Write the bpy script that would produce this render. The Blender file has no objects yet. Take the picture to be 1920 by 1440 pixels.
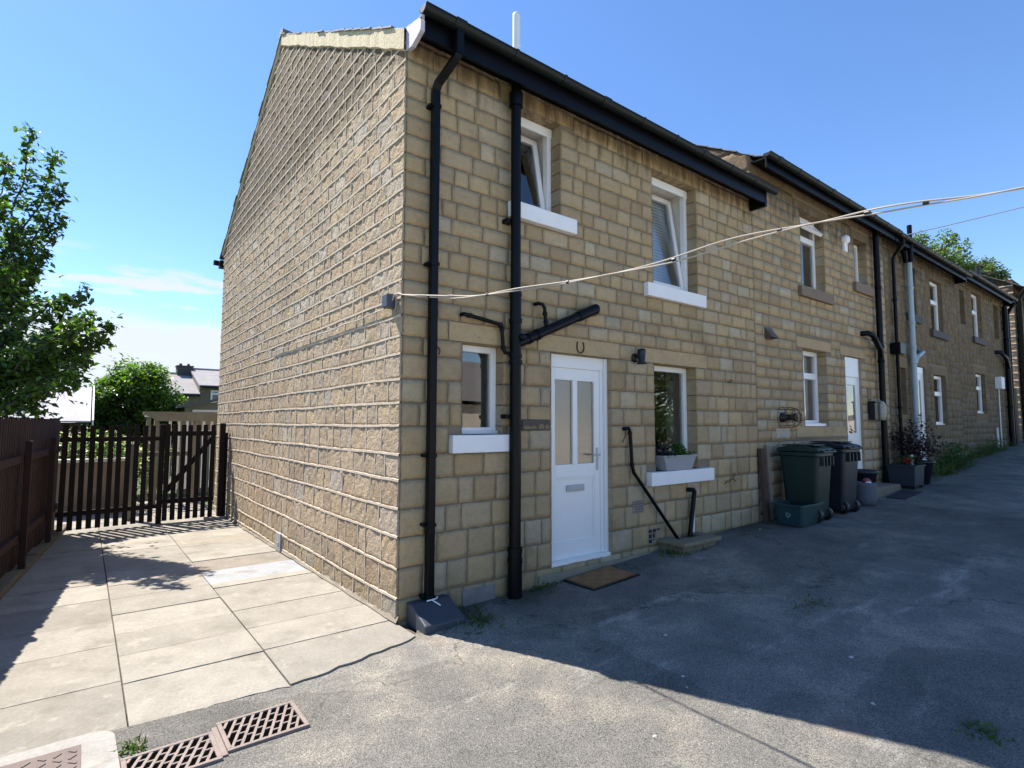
import bpy, math, random
import numpy as np
from mathutils import Vector, Matrix
R = math.radians
S = bpy.context.scene
COL = S.collection
random.seed(7)

# ------------------------------------------------------------------ camera
cam_d = bpy.data.cameras.new('camera')
cam = bpy.data.objects.new('camera', cam_d)
COL.objects.link(cam)
cam_d.sensor_width = 36.0
cam_d.lens = 36.0 * 1028.3 / 1920.0
cam_d.clip_start = 0.05
cam_d.clip_end = 2000
yaw, pitch, roll = 0.6604559, 0.0714789, 0.00309046
f = Vector((math.sin(yaw) * math.cos(pitch), math.cos(yaw) * math.cos(pitch), math.sin(pitch)))
r = Vector((math.cos(yaw), -math.sin(yaw), 0))
u = r.cross(f)
r2 = r * math.cos(roll) + u * math.sin(roll)
u2 = u * math.cos(roll) - r * math.sin(roll)
cam.matrix_world = Matrix(((r2.x, u2.x, -f.x, -2.0902), (r2.y, u2.y, -f.y, -4.206), (r2.z, u2.z, -f.z, 1.6366), (0, 0, 0, 1)))
S.camera = cam

# ------------------------------------------------------------------ light
SUN_EL, SUN_AZ = R(53.0), R(-21.7)         # azimuth from +Y towards +X
sun_dir = Vector((math.sin(SUN_AZ) * math.cos(SUN_EL), math.cos(SUN_AZ) * math.cos(SUN_EL), math.sin(SUN_EL)))
sl = bpy.data.lights.new('sun', 'SUN')
sl.energy = 4.8
sl.angle = R(0.53)
sl.color = (1.0, 0.93, 0.82)
so = bpy.data.objects.new('sun', sl)
so.rotation_euler = (-sun_dir).to_track_quat('-Z', 'Y').to_euler()
so.location = (-20, 40, 50)
COL.objects.link(so)

S.view_settings.view_transform = 'Standard'
S.view_settings.look = 'None'
S.view_settings.exposure = 1.25
S.view_settings.gamma = 1.0
S.view_settings.use_curve_mapping = False

W = bpy.data.worlds.new('World')
S.world = W
W.use_nodes = True
nt = W.node_tree
for n in list(nt.nodes):
    nt.nodes.remove(n)


def N(tree, kind, **kw):
    n = tree.nodes.new(kind)
    for k, v in kw.items():
        if k in n.inputs:
            n.inputs[k].default_value = v
        else:
            setattr(n, k, v)
    return n


def math_n(tree, op, a, b=None, c=None):
    n = tree.nodes.new('ShaderNodeMath')
    n.operation = op
    for i, x in enumerate((a, b, c)):
        if x is None:
            continue
        if isinstance(x, (int, float)):
            n.inputs[i].default_value = x
        else:
            tree.links.new(x, n.inputs[i])
    return n.outputs[0]


def smooth(tree, x, lo, hi):
    n = tree.nodes.new('ShaderNodeMapRange')
    n.interpolation_type = 'SMOOTHSTEP'
    tree.links.new(x, n.inputs[0])
    n.inputs[1].default_value = lo
    n.inputs[2].default_value = hi
    return n.outputs[0]


sky = N(nt, 'ShaderNodeTexSky', sky_type='NISHITA', sun_disc=False, sun_elevation=SUN_EL, sun_rotation=SUN_AZ,
        altitude=100.0, air_density=1.0, dust_density=0.1, ozone_density=2.5)
tc = N(nt, 'ShaderNodeTexCoord')
sep = N(nt, 'ShaderNodeSeparateXYZ')
nt.links.new(tc.outputs['Generated'], sep.inputs[0])
mp = N(nt, 'ShaderNodeMapping')
mp.inputs['Scale'].default_value = (1.6, 1.6, 7.0)
nt.links.new(tc.outputs['Generated'], mp.inputs[0])
no = N(nt, 'ShaderNodeTexNoise', Scale=2.6, Detail=7.0, Roughness=0.58)
nt.links.new(mp.outputs[0], no.inputs['Vector'])
# low cloud bank towards the back gardens (about -10 degrees azimuth)
azm = math_n(nt, 'ADD', math_n(nt, 'MULTIPLY', sep.outputs[0], -0.17), math_n(nt, 'MULTIPLY', sep.outputs[1], 0.985))
azmask = smooth(nt, azm, 0.72, 0.93)
ztop = math_n(nt, 'ADD', sep.outputs[2], math_n(nt, 'MULTIPLY', math_n(nt, 'SUBTRACT', no.outputs[0], 0.5), -0.16))
bank = math_n(nt, 'SUBTRACT', 1.0, smooth(nt, ztop, 0.125, 0.175))
mp2 = N(nt, 'ShaderNodeMapping')
mp2.inputs['Scale'].default_value = (3.0, 3.0, 16.0)
mp2.inputs['Location'].default_value = (0.0, 0.0, 0.6)
nt.links.new(tc.outputs['Generated'], mp2.inputs[0])
no2 = N(nt, 'ShaderNodeTexNoise', Scale=1.7, Detail=8.0, Roughness=0.6)
nt.links.new(mp2.outputs[0], no2.inputs['Vector'])
wisp = math_n(nt, 'MULTIPLY', smooth(nt, no2.outputs[0], 0.52, 0.64),
              math_n(nt, 'MULTIPLY', smooth(nt, sep.outputs[2], 0.14, 0.18), math_n(nt, 'SUBTRACT', 1.0, smooth(nt, sep.outputs[2], 0.20, 0.27))))
streak = math_n(nt, 'ADD', 0.74, math_n(nt, 'MULTIPLY', no2.outputs[0], 0.42))
cl = math_n(nt, 'MULTIPLY', azmask, math_n(nt, 'MAXIMUM', math_n(nt, 'MULTIPLY', bank, streak), wisp))
cl = math_n(nt, 'MINIMUM', cl, 0.95)
mixw = N(nt, 'ShaderNodeMix', data_type='RGBA')
nt.links.new(cl, mixw.inputs[0])
hsv = N(nt, 'ShaderNodeHueSaturation', Saturation=1.12, Value=1.0)
nt.links.new(sky.outputs[0], hsv.inputs['Color'])
tint = N(nt, 'ShaderNodeVectorMath', operation='MULTIPLY')
tint.inputs[1].default_value = (0.93, 0.955, 1.04)
lowband = math_n(nt, 'MULTIPLY', smooth(nt, azm, -0.3, 0.85), math_n(nt, 'SUBTRACT', 1.0, smooth(nt, sep.outputs[2], 0.25, 0.95)))
deep = N(nt, 'ShaderNodeMix', data_type='RGBA', blend_type='MULTIPLY')
nt.links.new(lowband, deep.inputs[0])
nt.links.new(hsv.outputs[0], deep.inputs[6])
deep.inputs[7].default_value = (0.86, 0.90, 0.96, 1)
nt.links.new(deep.outputs[2], tint.inputs[0])
nt.links.new(tint.outputs[0], mixw.inputs[6])
mixw.inputs[7].default_value = (3.7, 3.95, 4.2, 1)
bg = N(nt, 'ShaderNodeBackground', Strength=0.10)
nt.links.new(mixw.outputs[2], bg.inputs[0])
wo = N(nt, 'ShaderNodeOutputWorld')
nt.links.new(bg.outputs[0], wo.inputs[0])


# ------------------------------------------------------------------ mesh helpers
class MB:
    def __init__(s):
        s.v, s.f, s.c, s.sm = [], [], [], []

    def add(s, verts, faces, col=(1, 1, 1), smooth=False):
        o = len(s.v)
        s.v.extend(tuple(p) for p in verts)
        for fc in faces:
            s.f.append(tuple(i + o for i in fc))
            s.c.append(col)
            s.sm.append(smooth)

    def quad(s, a, b, c, d, col=(1, 1, 1)):
        s.add((a, b, c, d), ((0, 1, 2, 3),), col)

    def box(s, lo, hi, col=(1, 1, 1), M=None, taper=None):
        x0, y0, z0 = lo
        x1, y1, z1 = hi
        p = [Vector(q) for q in ((x0, y0, z0), (x1, y0, z0), (x1, y1, z0), (x0, y1, z0), (x0, y0, z1), (x1, y0, z1), (x1, y1, z1), (x0, y1, z1))]
        if taper:
            cx, cy = (x0 + x1) / 2, (y0 + y1) / 2
            for q in p[:4]:
                q.x = cx + (q.x - cx) * taper
                q.y = cy + (q.y - cy) * taper
        if M is not None:
            p = [M @ q for q in p]
        s.add(p, ((0, 3, 2, 1), (4, 5, 6, 7), (0, 1, 5, 4), (1, 2, 6, 5), (2, 3, 7, 6), (3, 0, 4, 7)), col)

    def tube(s, pts, rad, n=12, col=(1, 1, 1), caps=True, square=False):
        pts = [Vector(p) for p in pts]
        rads = rad if isinstance(rad, (list, tuple)) else [rad] * len(pts)
        if square:
            n = 4
        rings = []
        ref = None
        for i, p in enumerate(pts):
            if i == 0:
                t = pts[1] - p
            elif i == len(pts) - 1:
                t = p - pts[i - 1]
            else:
                t = (pts[i + 1] - p).normalized() + (p - pts[i - 1]).normalized()
            t.normalize()
            if ref is None:
                ref = Vector((0, 1, 0)) if abs(t.y) < 0.9 else Vector((1, 0, 0))
            a = ref - t * ref.dot(t)
            if a.length < 1e-4:
                a = t.orthogonal()
            a.normalize()
            b = t.cross(a)
            ref = a
            k = 1.0
            if 0 < i < len(pts) - 1:
                cs = (pts[i + 1] - p).normalized().dot((p - pts[i - 1]).normalized())
                k = min(1.35, 1 / max(0.5, math.sqrt(max(0.01, (1 + cs) / 2))))
            ring = []
            for j in range(n):
                an = 2 * math.pi * (j + (0.5 if square else 0)) / n
                q = rads[i] * (1.4142 if square else 1)
                ring.append(p + a * math.cos(an) * q * (k if False else 1) + b * math.sin(an) * q)
            rings.append(ring)
        vs = [q for rg in rings for q in rg]
        fs = []
        for i in range(len(rings) - 1):
            for j in range(n):
                k2 = (j + 1) % n
                fs.append((i * n + j, i * n + k2, (i + 1) * n + k2, (i + 1) * n + j))
        s.add(vs, fs, col, smooth=not square)
        if caps:
            o = (len(rings) - 1) * n
            s.add(rings[0], (tuple(range(n))[::-1],), col)
            s.add(rings[-1], (tuple(range(n)),), col)

    def lathe(s, c, prof, n=20, col=(1, 1, 1), axis='z'):
        c = Vector(c)
        vs, fs = [], []
        for (rd, h) in prof:
            for j in range(n):
                an = 2 * math.pi * j / n
                a, b = rd * math.cos(an), rd * math.sin(an)
                vs.append(c + (Vector((a, b, h)) if axis == 'z' else Vector((a, -h, b)) if axis == 'y' else Vector((-h, a, b))))
        for i in range(len(prof) - 1):
            for j in range(n):
                k = (j + 1) % n
                fs.append((i * n + j, i * n + k, (i + 1) * n + k, (i + 1) * n + j))
        s.add(vs, fs, col, smooth=True)

    def extrude(s, poly, p0, p1, du, dv, col=(1, 1, 1)):
        """poly of (a,b) in frame du,dv swept from p0 to p1"""
        p0, p1, du, dv = Vector(p0), Vector(p1), Vector(du), Vector(dv)
        n = len(poly)
        vs = [p0 + du * a + dv * b for a, b in poly] + [p1 + du * a + dv * b for a, b in poly]
        fs = [(j, (j + 1) % n, n + (j + 1) % n, n + j) for j in range(n)] + [tuple(range(n))[::-1], tuple(range(n, 2 * n))]
        s.add(vs, fs, col)

    def build(s, name, mat, parent=None, bevel=0.0, offset=None):
        base = Vector((0, 0, 0))
        p = parent
        while p is not None:
            base += p.location
            p = p.parent
        me = bpy.data.meshes.new(name)
        V = np.array([tuple(q) for q in s.v], dtype=float).reshape(-1, 3) - np.array(base)
        me.from_pydata(V.tolist(), [], s.f)
        ca = me.color_attributes.new('col', 'FLOAT_COLOR', 'CORNER')
        cols = np.ones((len(me.loops), 4), dtype=np.float32)
        k = 0
        cnt = np.array([len(x) for x in s.f])
        cols[:, :3] = np.repeat(np.array(s.c, dtype=np.float32), cnt, axis=0)
        ca.data.foreach_set('color', cols.ravel())
        me.polygons.foreach_set('use_smooth', s.sm)
        me.update()
        o = bpy.data.objects.new(name, me)
        me.materials.append(mat)
        COL.objects.link(o)
        if parent is not None:
            o.parent = parent
        if bevel:
            b = o.modifiers.new('bevel', 'BEVEL')
            b.width = bevel
            b.segments = 2
            b.limit_method = 'ANGLE'
        return o


def tag(o, label=None, cat=None, group=None, kind=None):
    for k, v in (('label', label), ('category', cat), ('group', group), ('kind', kind)):
        if v:
            o[k] = v
    return o


def thing(name, label, cat, loc=(0, 0, 0), group=None):
    o = bpy.data.objects.new(name, None)
    COL.objects.link(o)
    o.location = loc
    o.empty_display_size = 0.1
    return tag(o, label, cat, group)


def copy_tree(o, parent=None):
    c = o.copy()
    COL.objects.link(c)
    if parent:
        c.parent = parent
    for ch in list(o.children):
        copy_tree(ch, c)
    return c


# ------------------------------------------------------------------ materials
def mat(name, color, rough=0.6, var=0.25, scale=8.0, bump=0.0, bscale=60.0, metal=0.0, spec=0.5, attr=False, fine=0.0, fscale=90.0, coat=0.0):
    m = bpy.data.materials.new(name)
    m.use_nodes = True
    t = m.node_tree
    b = t.nodes['Principled BSDF']
    tcn = N(t, 'ShaderNodeTexCoord')
    n1 = N(t, 'ShaderNodeTexNoise', Scale=scale, Detail=6.0, Roughness=0.6)
    t.links.new(tcn.outputs['Object'], n1.inputs['Vector'])
    fac = math_n(t, 'ADD', math_n(t, 'MULTIPLY', math_n(t, 'SUBTRACT', n1.outputs[0], 0.5), 2.0 * var), 1.0)
    if fine:
        n3 = N(t, 'ShaderNodeTexNoise', Scale=fscale, Detail=3.0, Roughness=0.7)
        t.links.new(tcn.outputs['Object'], n3.inputs['Vector'])
        fac = math_n(t, 'MULTIPLY', fac, math_n(t, 'ADD', math_n(t, 'MULTIPLY', math_n(t, 'SUBTRACT', n3.outputs[0], 0.5), 2 * fine), 1.0))
    mul = N(t, 'ShaderNodeVectorMath', operation='SCALE')
    if attr:
        a = N(t, 'ShaderNodeAttribute', attribute_name='col')
        mm = N(t, 'ShaderNodeVectorMath', operation='MULTIPLY')
        t.links.new(a.outputs['Color'], mm.inputs[0])
        mm.inputs[1].default_value = color
        t.links.new(mm.outputs[0], mul.inputs[0])
    else:
        mul.inputs[0].default_value = color
    t.links.new(fac, mul.inputs['Scale'])
    t.links.new(mul.outputs[0], b.inputs['Base Color'])
    b.inputs['Roughness'].default_value = rough
    b.inputs['Metallic'].default_value = metal
    b.inputs['Specular IOR Level'].default_value = spec
    b.inputs['Coat Weight'].default_value = coat
    if bump:
        n2 = N(t, 'ShaderNodeTexNoise', Scale=bscale, Detail=5.0, Roughness=0.6)
        t.links.new(tcn.outputs['Object'], n2.inputs['Vector'])
        bp = N(t, 'ShaderNodeBump', Strength=bump, Distance=0.02)
        t.links.new(n2.outputs[0], bp.inputs['Height'])
        t.links.new(bp.outputs[0], b.inputs['Normal'])
    return m


def blotch(m, color, scale, lo, hi, amount):
    t = m.node_tree
    b = t.nodes['Principled BSDF']
    old = b.inputs['Base Color'].links[0].from_socket
    tcn = N(t, 'ShaderNodeTexCoord')
    n = N(t, 'ShaderNodeTexNoise', Scale=scale, Detail=7.0, Roughness=0.68)
    t.links.new(tcn.outputs['Object'], n.inputs['Vector'])
    mx = N(t, 'ShaderNodeMix', data_type='RGBA')
    t.links.new(math_n(t, 'MULTIPLY', smooth(t, n.outputs[0], lo, hi), amount), mx.inputs[0])
    t.links.new(old, mx.inputs[6])
    mx.inputs[7].default_value = (*color, 1)
    t.links.new(mx.outputs[2], b.inputs['Base Color'])


def stone_mat(name, rough_bump, stain=True, tint=(1, 1, 1), bsc=70.0):
    m = mat(name, tint, 0.9, 0.20, 14.0, rough_bump, bsc, spec=0.2, attr=True, fine=0.34, fscale=120.0)
    t = m.node_tree
    b = t.nodes['Principled BSDF']
    old = b.inputs['Base Color'].links[0].from_socket
    tcn = N(t, 'ShaderNodeTexCoord')
    # broad iron-brown and grey weathering blotches
    n = N(t, 'ShaderNodeTexNoise', Scale=1.3, Detail=5.0, Roughness=0.62)
    t.links.new(tcn.outputs['Object'], n.inputs['Vector'])
    mx = N(t, 'ShaderNodeMix', data_type='RGBA', blend_type='MULTIPLY')
    t.links.new(smooth(t, n.outputs[0], 0.5, 0.75), mx.inputs[0])
    t.links.new(old, mx.inputs[6])
    mx.inputs[7].default_value = (0.74, 0.72, 0.72, 1)
    out = mx.outputs[2]
    if stain:
        # soot streaks running down from the eaves and damp at the foot, both patchy
        sp = N(t, 'ShaderNodeSeparateXYZ')
        t.links.new(tcn.outputs['Object'], sp.inputs[0])
        mpn = N(t, 'ShaderNodeMapping')
        mpn.inputs['Scale'].default_value = (9, 9, 1.6)
        t.links.new(tcn.outputs['Object'], mpn.inputs[0])
        ns = N(t, 'ShaderNodeTexNoise', Scale=1.0, Detail=5.0, Roughness=0.65)
        t.links.new(mpn.outputs[0], ns.inputs['Vector'])
        zz = math_n(t, 'ADD', sp.outputs[2], math_n(t, 'MULTIPLY', math_n(t, 'SUBTRACT', ns.outputs[0], 0.5), 1.3))
        st = math_n(t, 'MULTIPLY', smooth(t, zz, 4.62, 5.15), 0.75)
        mx2 = N(t, 'ShaderNodeMix', data_type='RGBA', blend_type='MULTIPLY')
        t.links.new(st, mx2.inputs[0])
        t.links.new(out, mx2.inputs[6])
        mx2.inputs[7].default_value = (0.13, 0.11, 0.10, 1)
        out = mx2.outputs[2]
        zl = math_n(t, 'ADD', sp.outputs[2], math_n(t, 'MULTIPLY', math_n(t, 'SUBTRACT', n.outputs[0], 0.5), 1.5))
        lo = math_n(t, 'MULTIPLY', math_n(t, 'SUBTRACT', 1.0, smooth(t, zl, 0.0, 0.5)), 0.55)
        mx3 = N(t, 'ShaderNodeMix', data_type='RGBA', blend_type='MULTIPLY')
        t.links.new(lo, mx3.inputs[0])
        t.links.new(out, mx3.inputs[6])
        mx3.inputs[7].default_value = (0.50, 0.56, 0.52, 1)
        out = mx3.outputs[2]
    t.links.new(out, b.inputs['Base Color'])
    return m


def glass_mat(name, tint=(0.88, 0.91, 0.92), refl=1.0):
    m = bpy.data.materials.new(name)
    m.use_nodes = True
    t = m.node_tree
    for n in list(t.nodes):
        t.nodes.remove(n)
    o = N(t, 'ShaderNodeOutputMaterial')
    tr = N(t, 'ShaderNodeBsdfTransparent', Color=(*tint, 1))
    gl = N(t, 'ShaderNodeBsdfGlossy', Roughness=0.015)
    fr = N(t, 'ShaderNodeFresnel', IOR=1.62)
    k = math_n(t, 'MINIMUM', math_n(t, 'ADD', math_n(t, 'MULTIPLY', fr.outputs[0], 1.6 * refl), 0.08 * refl), 0.95)
    mx = N(t, 'ShaderNodeMixShader')
    t.links.new(k, mx.inputs[0])
    t.links.new(tr.outputs[0], mx.inputs[1])
    t.links.new(gl.outputs[0], mx.inputs[2])
    # slight ripple of real panes
    tcn = N(t, 'ShaderNodeTexCoord')
    n = N(t, 'ShaderNodeTexNoise', Scale=2.2, Detail=1.0)
    t.links.new(tcn.outputs['Object'], n.inputs['Vector'])
    bp = N(t, 'ShaderNodeBump', Strength=0.06, Distance=0.02)
    t.links.new(n.outputs[0], bp.inputs['Height'])
    t.links.new(bp.outputs[0], gl.inputs['Normal'])
    t.links.new(mx.outputs[0], o.inputs[0])
    return m


def leaf_mat(name, color, trans=0.45):
    m = bpy.data.materials.new(name)
    m.use_nodes = True
    t = m.node_tree
    b = t.nodes['Principled BSDF']
    a = N(t, 'ShaderNodeAttribute', attribute_name='col')
    mm = N(t, 'ShaderNodeVectorMath', operation='MULTIPLY')
    t.links.new(a.outputs['Color'], mm.inputs[0])
    mm.inputs[1].default_value = color
    t.links.new(mm.outputs[0], b.inputs['Base Color'])
    b.inputs['Roughness'].default_value = 0.42
    b.inputs['Specular IOR Level'].default_value = 0.5
    tl = N(t, 'ShaderNodeBsdfTranslucent')
    m2 = N(t, 'ShaderNodeVectorMath', operation='MULTIPLY')
    t.links.new(mm.outputs[0], m2.inputs[0])
    m2.inputs[1].default_value = (1.5, 1.7, 0.7)
    t.links.new(m2.outputs[0], tl.inputs[0])
    mx = N(t, 'ShaderNodeMixShader', Fac=trans)
    t.links.new(b.outputs[0], mx.inputs[1])
    t.links.new(tl.outputs[0], mx.inputs[2])
    t.links.new(mx.outputs[0], t.nodes['Material Output'].inputs[0])
    return m


M = {}
M['stone'] = stone_mat('dressed_gritstone', 0.6)
M['stone_rough'] = stone_mat('pitch_faced_gritstone', 1.0, tint=(0.96, 0.98, 1.12), bsc=38.0)
M['mortar'] = mat('lime_mortar', (0.215, 0.175, 0.130), 0.95, 0.25, 9.0, 0.4, 80.0, spec=0.2, fine=0.2)
M['ribbon'] = mat('ribbon_pointing_mortar', (0.57, 0.48, 0.38), 0.95, 0.2, 9.0, 0.35, 90.0, spec=0.2, fine=0.15)
M['verge'] = mat('cream_verge_render', (0.62, 0.53, 0.37), 0.95, 0.16, 6.0, 0.5, 40.0, spec=0.2, fine=0.1)
M['white'] = mat('white_plastic_frame', (0.80, 0.80, 0.80), 0.32, 0.03, 5.0, spec=0.5)
M['whitepaint'] = mat('white_masonry_paint', (0.82, 0.82, 0.83), 0.6, 0.05, 7.0, 0.12, 70.0)
M['black'] = mat('black_gloss_paint', (0.003, 0.0035, 0.005), 0.36, 0.3, 9.0, 0.05, 40.0, spec=0.17)
M['blacklow'] = mat('black_satin_plastic', (0.007, 0.008, 0.009), 0.4, 0.25, 9.0)
M['gutter'] = mat('weathered_black_gutter', (0.007, 0.011, 0.011), 0.45, 0.4, 6.0, spec=0.25)
M['glass'] = glass_mat('window_glass')
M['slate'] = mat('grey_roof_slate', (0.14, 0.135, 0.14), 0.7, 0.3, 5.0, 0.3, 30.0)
M['slate_pale'] = mat('pale_stone_slate', (0.30, 0.285, 0.285), 0.95, 0.3, 2.0, 0.3, 10.0, spec=.05, fine=0.15, fscale=20.0)  # paler slate, its own colour, for the distant and garage roofs
M['chrome'] = mat('satin_chrome', (0.6, 0.6, 0.62), 0.28, 0.05, 9.0, metal=1.0)
M['plaster'] = mat('room_plaster', (0.62, 0.60, 0.56), 0.9, 0.1, 4.0)
M['iron'] = mat('rusty_iron', (0.10, 0.055, 0.035), 0.8, 0.4, 20.0, 0.3, 60.0)
M['greypipe'] = mat('grey_plastic_pipe', (0.33, 0.42, 0.46), 0.4, 0.1, 5.0)
M['rim'] = mat('dark_grey_hub', (0.04, 0.04, 0.045), 0.5, 0.2, 9.0)
M['steel'] = mat('painted_steel_grey', (0.42, 0.43, 0.45), 0.4, 0.15, 5.0)


def rgb(c, k=1.0):
    return (c[0] * k, c[1] * k, c[2] * k)


# ------------------------------------------------------------------ stone walls
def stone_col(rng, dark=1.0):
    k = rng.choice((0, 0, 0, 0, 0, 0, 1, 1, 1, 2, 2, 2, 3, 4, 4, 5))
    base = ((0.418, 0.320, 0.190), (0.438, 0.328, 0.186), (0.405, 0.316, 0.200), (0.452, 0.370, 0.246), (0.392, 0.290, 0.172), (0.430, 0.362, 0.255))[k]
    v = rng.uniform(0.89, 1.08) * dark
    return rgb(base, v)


def subtract(segs, a, b):
    out = []
    for (p, q) in segs:
        if b <= p or a >= q:
            out.append((p, q))
            continue
        if a > p:
            out.append((p, a))
        if b < q:
            out.append((b, q))
    return out


def wall_frame(kind, off):
    """returns function (u, n, z) -> point; n is outward"""
    if kind == 'front':
        return lambda uu, n, z: (uu, off - n, z)
    return lambda uu, n, z: (off - n, uu, z)


def stones(mb, P, u0, u1, zs, openings, rng, lens, joint, depth, relief, res, zlim=None, dark=1.0, joints=None, edgek=.6):
    for ci in range(len(zs) - 1):
        za, zb = zs[ci], zs[ci + 1]
        segs = [(u0, u1)]
        zc = (za + zb) / 2
        cuts = []
        for (a, b, c, d) in openings:
            if c < zc < d:
                segs = subtract(segs, a, b)
        for (p, q) in segs:
            x = p
            while x < q - 0.01:
                L = rng.uniform(*lens)
                if x + L > q - lens[0] * 0.6:
                    L = q - x
                    if L > lens[1] * 1.25:
                        L = L / 2
                a, b = x, x + L
                x = b
                if zlim is not None and max(zlim(a), zlim(b)) < za + 0.03:
                    continue
                if joints is not None:
                    joints.append((b, za, zb))
                nu = max(2, int(round((b - a) / res)))
                nz = max(2, int(round((zb - za) / res)))
                us = np.linspace(a + joint / 2, b - joint / 2, nu + 1)
                ws = np.linspace(za + joint / 2, zb - joint / 2, nz + 1)
                U, Z = np.meshgrid(us, ws)
                ph = [rng.uniform(0, 6.28) for _ in range(6)]
                fr = [rng.uniform(18, 45) for _ in range(6)]
                D = np.full_like(U, depth * rng.uniform(0.75, 1.2))
                if relief:
                    D = D + relief * (np.sin(U * fr[0] + ph[0] + 3 * np.sin(Z * fr[1] + ph[1])) * 0.5 + np.sin(Z * fr[2] + ph[2] + 2 * np.sin(U * fr[3] + ph[3])) * 0.5)
                    D = D + relief * 0.5 * np.array([[rng.uniform(-1, 1) for _ in range(nu + 1)] for _ in range(nz + 1)])
                edge = np.zeros_like(U, dtype=bool)
                edge[0, :] = edge[-1, :] = True
                edge[:, 0] = edge[:, -1] = True
                D = np.where(edge, D * edgek, D)
                # slightly irregular outline
                jit = joint * 0.3
                U = U + np.where(edge, np.array([[rng.uniform(-jit, jit) for _ in range(nu + 1)] for _ in range(nz + 1)]), 0)
                Z = Z + np.where(edge, np.array([[rng.uniform(-jit, jit) for _ in range(nu + 1)] for _ in range(nz + 1)]), 0)
                if zlim is not None:
                    lim = np.array([[zlim(uu) for uu in row] for row in U])
                    Z = np.minimum(Z, lim)
                col = stone_col(rng, dark)
                vs = [P(U[i, j], D[i, j], Z[i, j]) for i in range(nz + 1) for j in range(nu + 1)]
                fs = []
                w = nu + 1
                for i in range(nz):
                    for j in range(nu):
                        fs.append((i * w + j, i * w + j + 1, (i + 1) * w + j + 1, (i + 1) * w + j))
                # skirt down into the joint
                per = [(0, j) for j in range(nu)] + [(i, nu) for i in range(nz)] + [(nz, j) for j in range(nu, 0, -1)] + [(i, 0) for i in range(nz, 0, -1)]
                o = len(vs)
                for (i, j) in per:
                    vs.append(P(U[i, j], -0.03, Z[i, j]))
                m = len(per)
                for k in range(m):
                    i, j = per[k]
                    i2, j2 = per[(k + 1) % m]
                    fs.append((i * w + j, o + k, o + (k + 1) % m, i2 * w + j2))
                mb.add(vs, fs, col, smooth=bool(relief))


def backing(mb, P, us, zsp, openings, n=-0.004, zlim=None):
    ue = sorted(set([us[0], us[1]] + [x for o in openings for x in o[:2] if us[0] < x < us[1]]))
    ze = sorted(set([zsp[0], zsp[1]] + [x for o in openings for x in o[2:] if zsp[0] < x < zsp[1]]))
    for a, b in zip(ue[:-1], ue[1:]):
        for c, d in zip(ze[:-1], ze[1:]):
            m = ((a + b) / 2, (c + d) / 2)
            if any(o[0] < m[0] < o[1] and o[2] < m[1] < o[3] for o in openings):
                continue
            mb.quad(P(a, n, c), P(b, n, c), P(b, n, d), P(a, n, d))


def reveals(mb, P, openings, zs, rng, depth=0.32, dark=1.0, skip_bottom=False):
    for (a, b, c, d) in openings:
        zz = [c] + [z for z in zs if c + 0.04 < z < d - 0.04] + [d]
        for z0, z1 in zip(zz[:-1], zz[1:]):
            for uu in (a, b):
                mb.quad(P(uu, 0.006, z0 + 0.004), P(uu, -depth, z0 + 0.004), P(uu, -depth, z1 - 0.004), P(uu, 0.006, z1 - 0.004), stone_col(rng, dark * 0.95))
        cc = stone_col(rng, dark)
        mb.quad(P(a, 0.0, d), P(b, 0.0, d), P(b, -depth, d), P(a, -depth, d), cc)
        mb.quad(P(a, 0.0, c), P(b, 0.0, c), P(b, -depth, c), P(a, -depth, c), cc)


def slab_stone(mb, P, a, b, c, d, rng, depth=0.008, dark=1.0, col=None):
    """one long dressed stone (lintel or stone sill)"""
    cc = col or rgb((0.43, 0.325, 0.188), rng.uniform(0.92, 1.08) * dark)
    j = 0.006
    p = [P(a + j, depth, c + j), P(b - j, depth, c + j), P(b - j, depth, d - j), P(a + j, depth, d - j)]
    q = [P(a + j, -0.12, c + j), P(b - j, -0.12, c + j), P(b - j, -0.12, d - j), P(a + j, -0.12, d - j)]
    mb.add(p + q, ((0, 1, 2, 3), (0, 4, 5, 1), (1, 5, 6, 2), (2, 6, 7, 3), (3, 7, 4, 0)), cc)


# ------------------------------------------------------------------ windows and doors (front walls, facing -Y)
def bars(mb, x0, x1, z0, z1, y0, y1, w, transom=None, Mx=None, wb=None):
    wb = wb or w
    mb.box((x0, y0, z0), (x0 + w, y1, z1), M=Mx)
    mb.box((x1 - w, y0, z0), (x1, y1, z1), M=Mx)
    mb.box((x0 + w, y0, z0), (x1 - w, y1, z0 + wb), M=Mx)
    mb.box((x0 + w, y0, z1 - w), (x1 - w, y1, z1), M=Mx)
    if transom:
        mb.box((x0 + w, y0 - 0.012, transom - w * 0.7), (x1 - w, y1, transom + w * 0.7), M=Mx)


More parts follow.
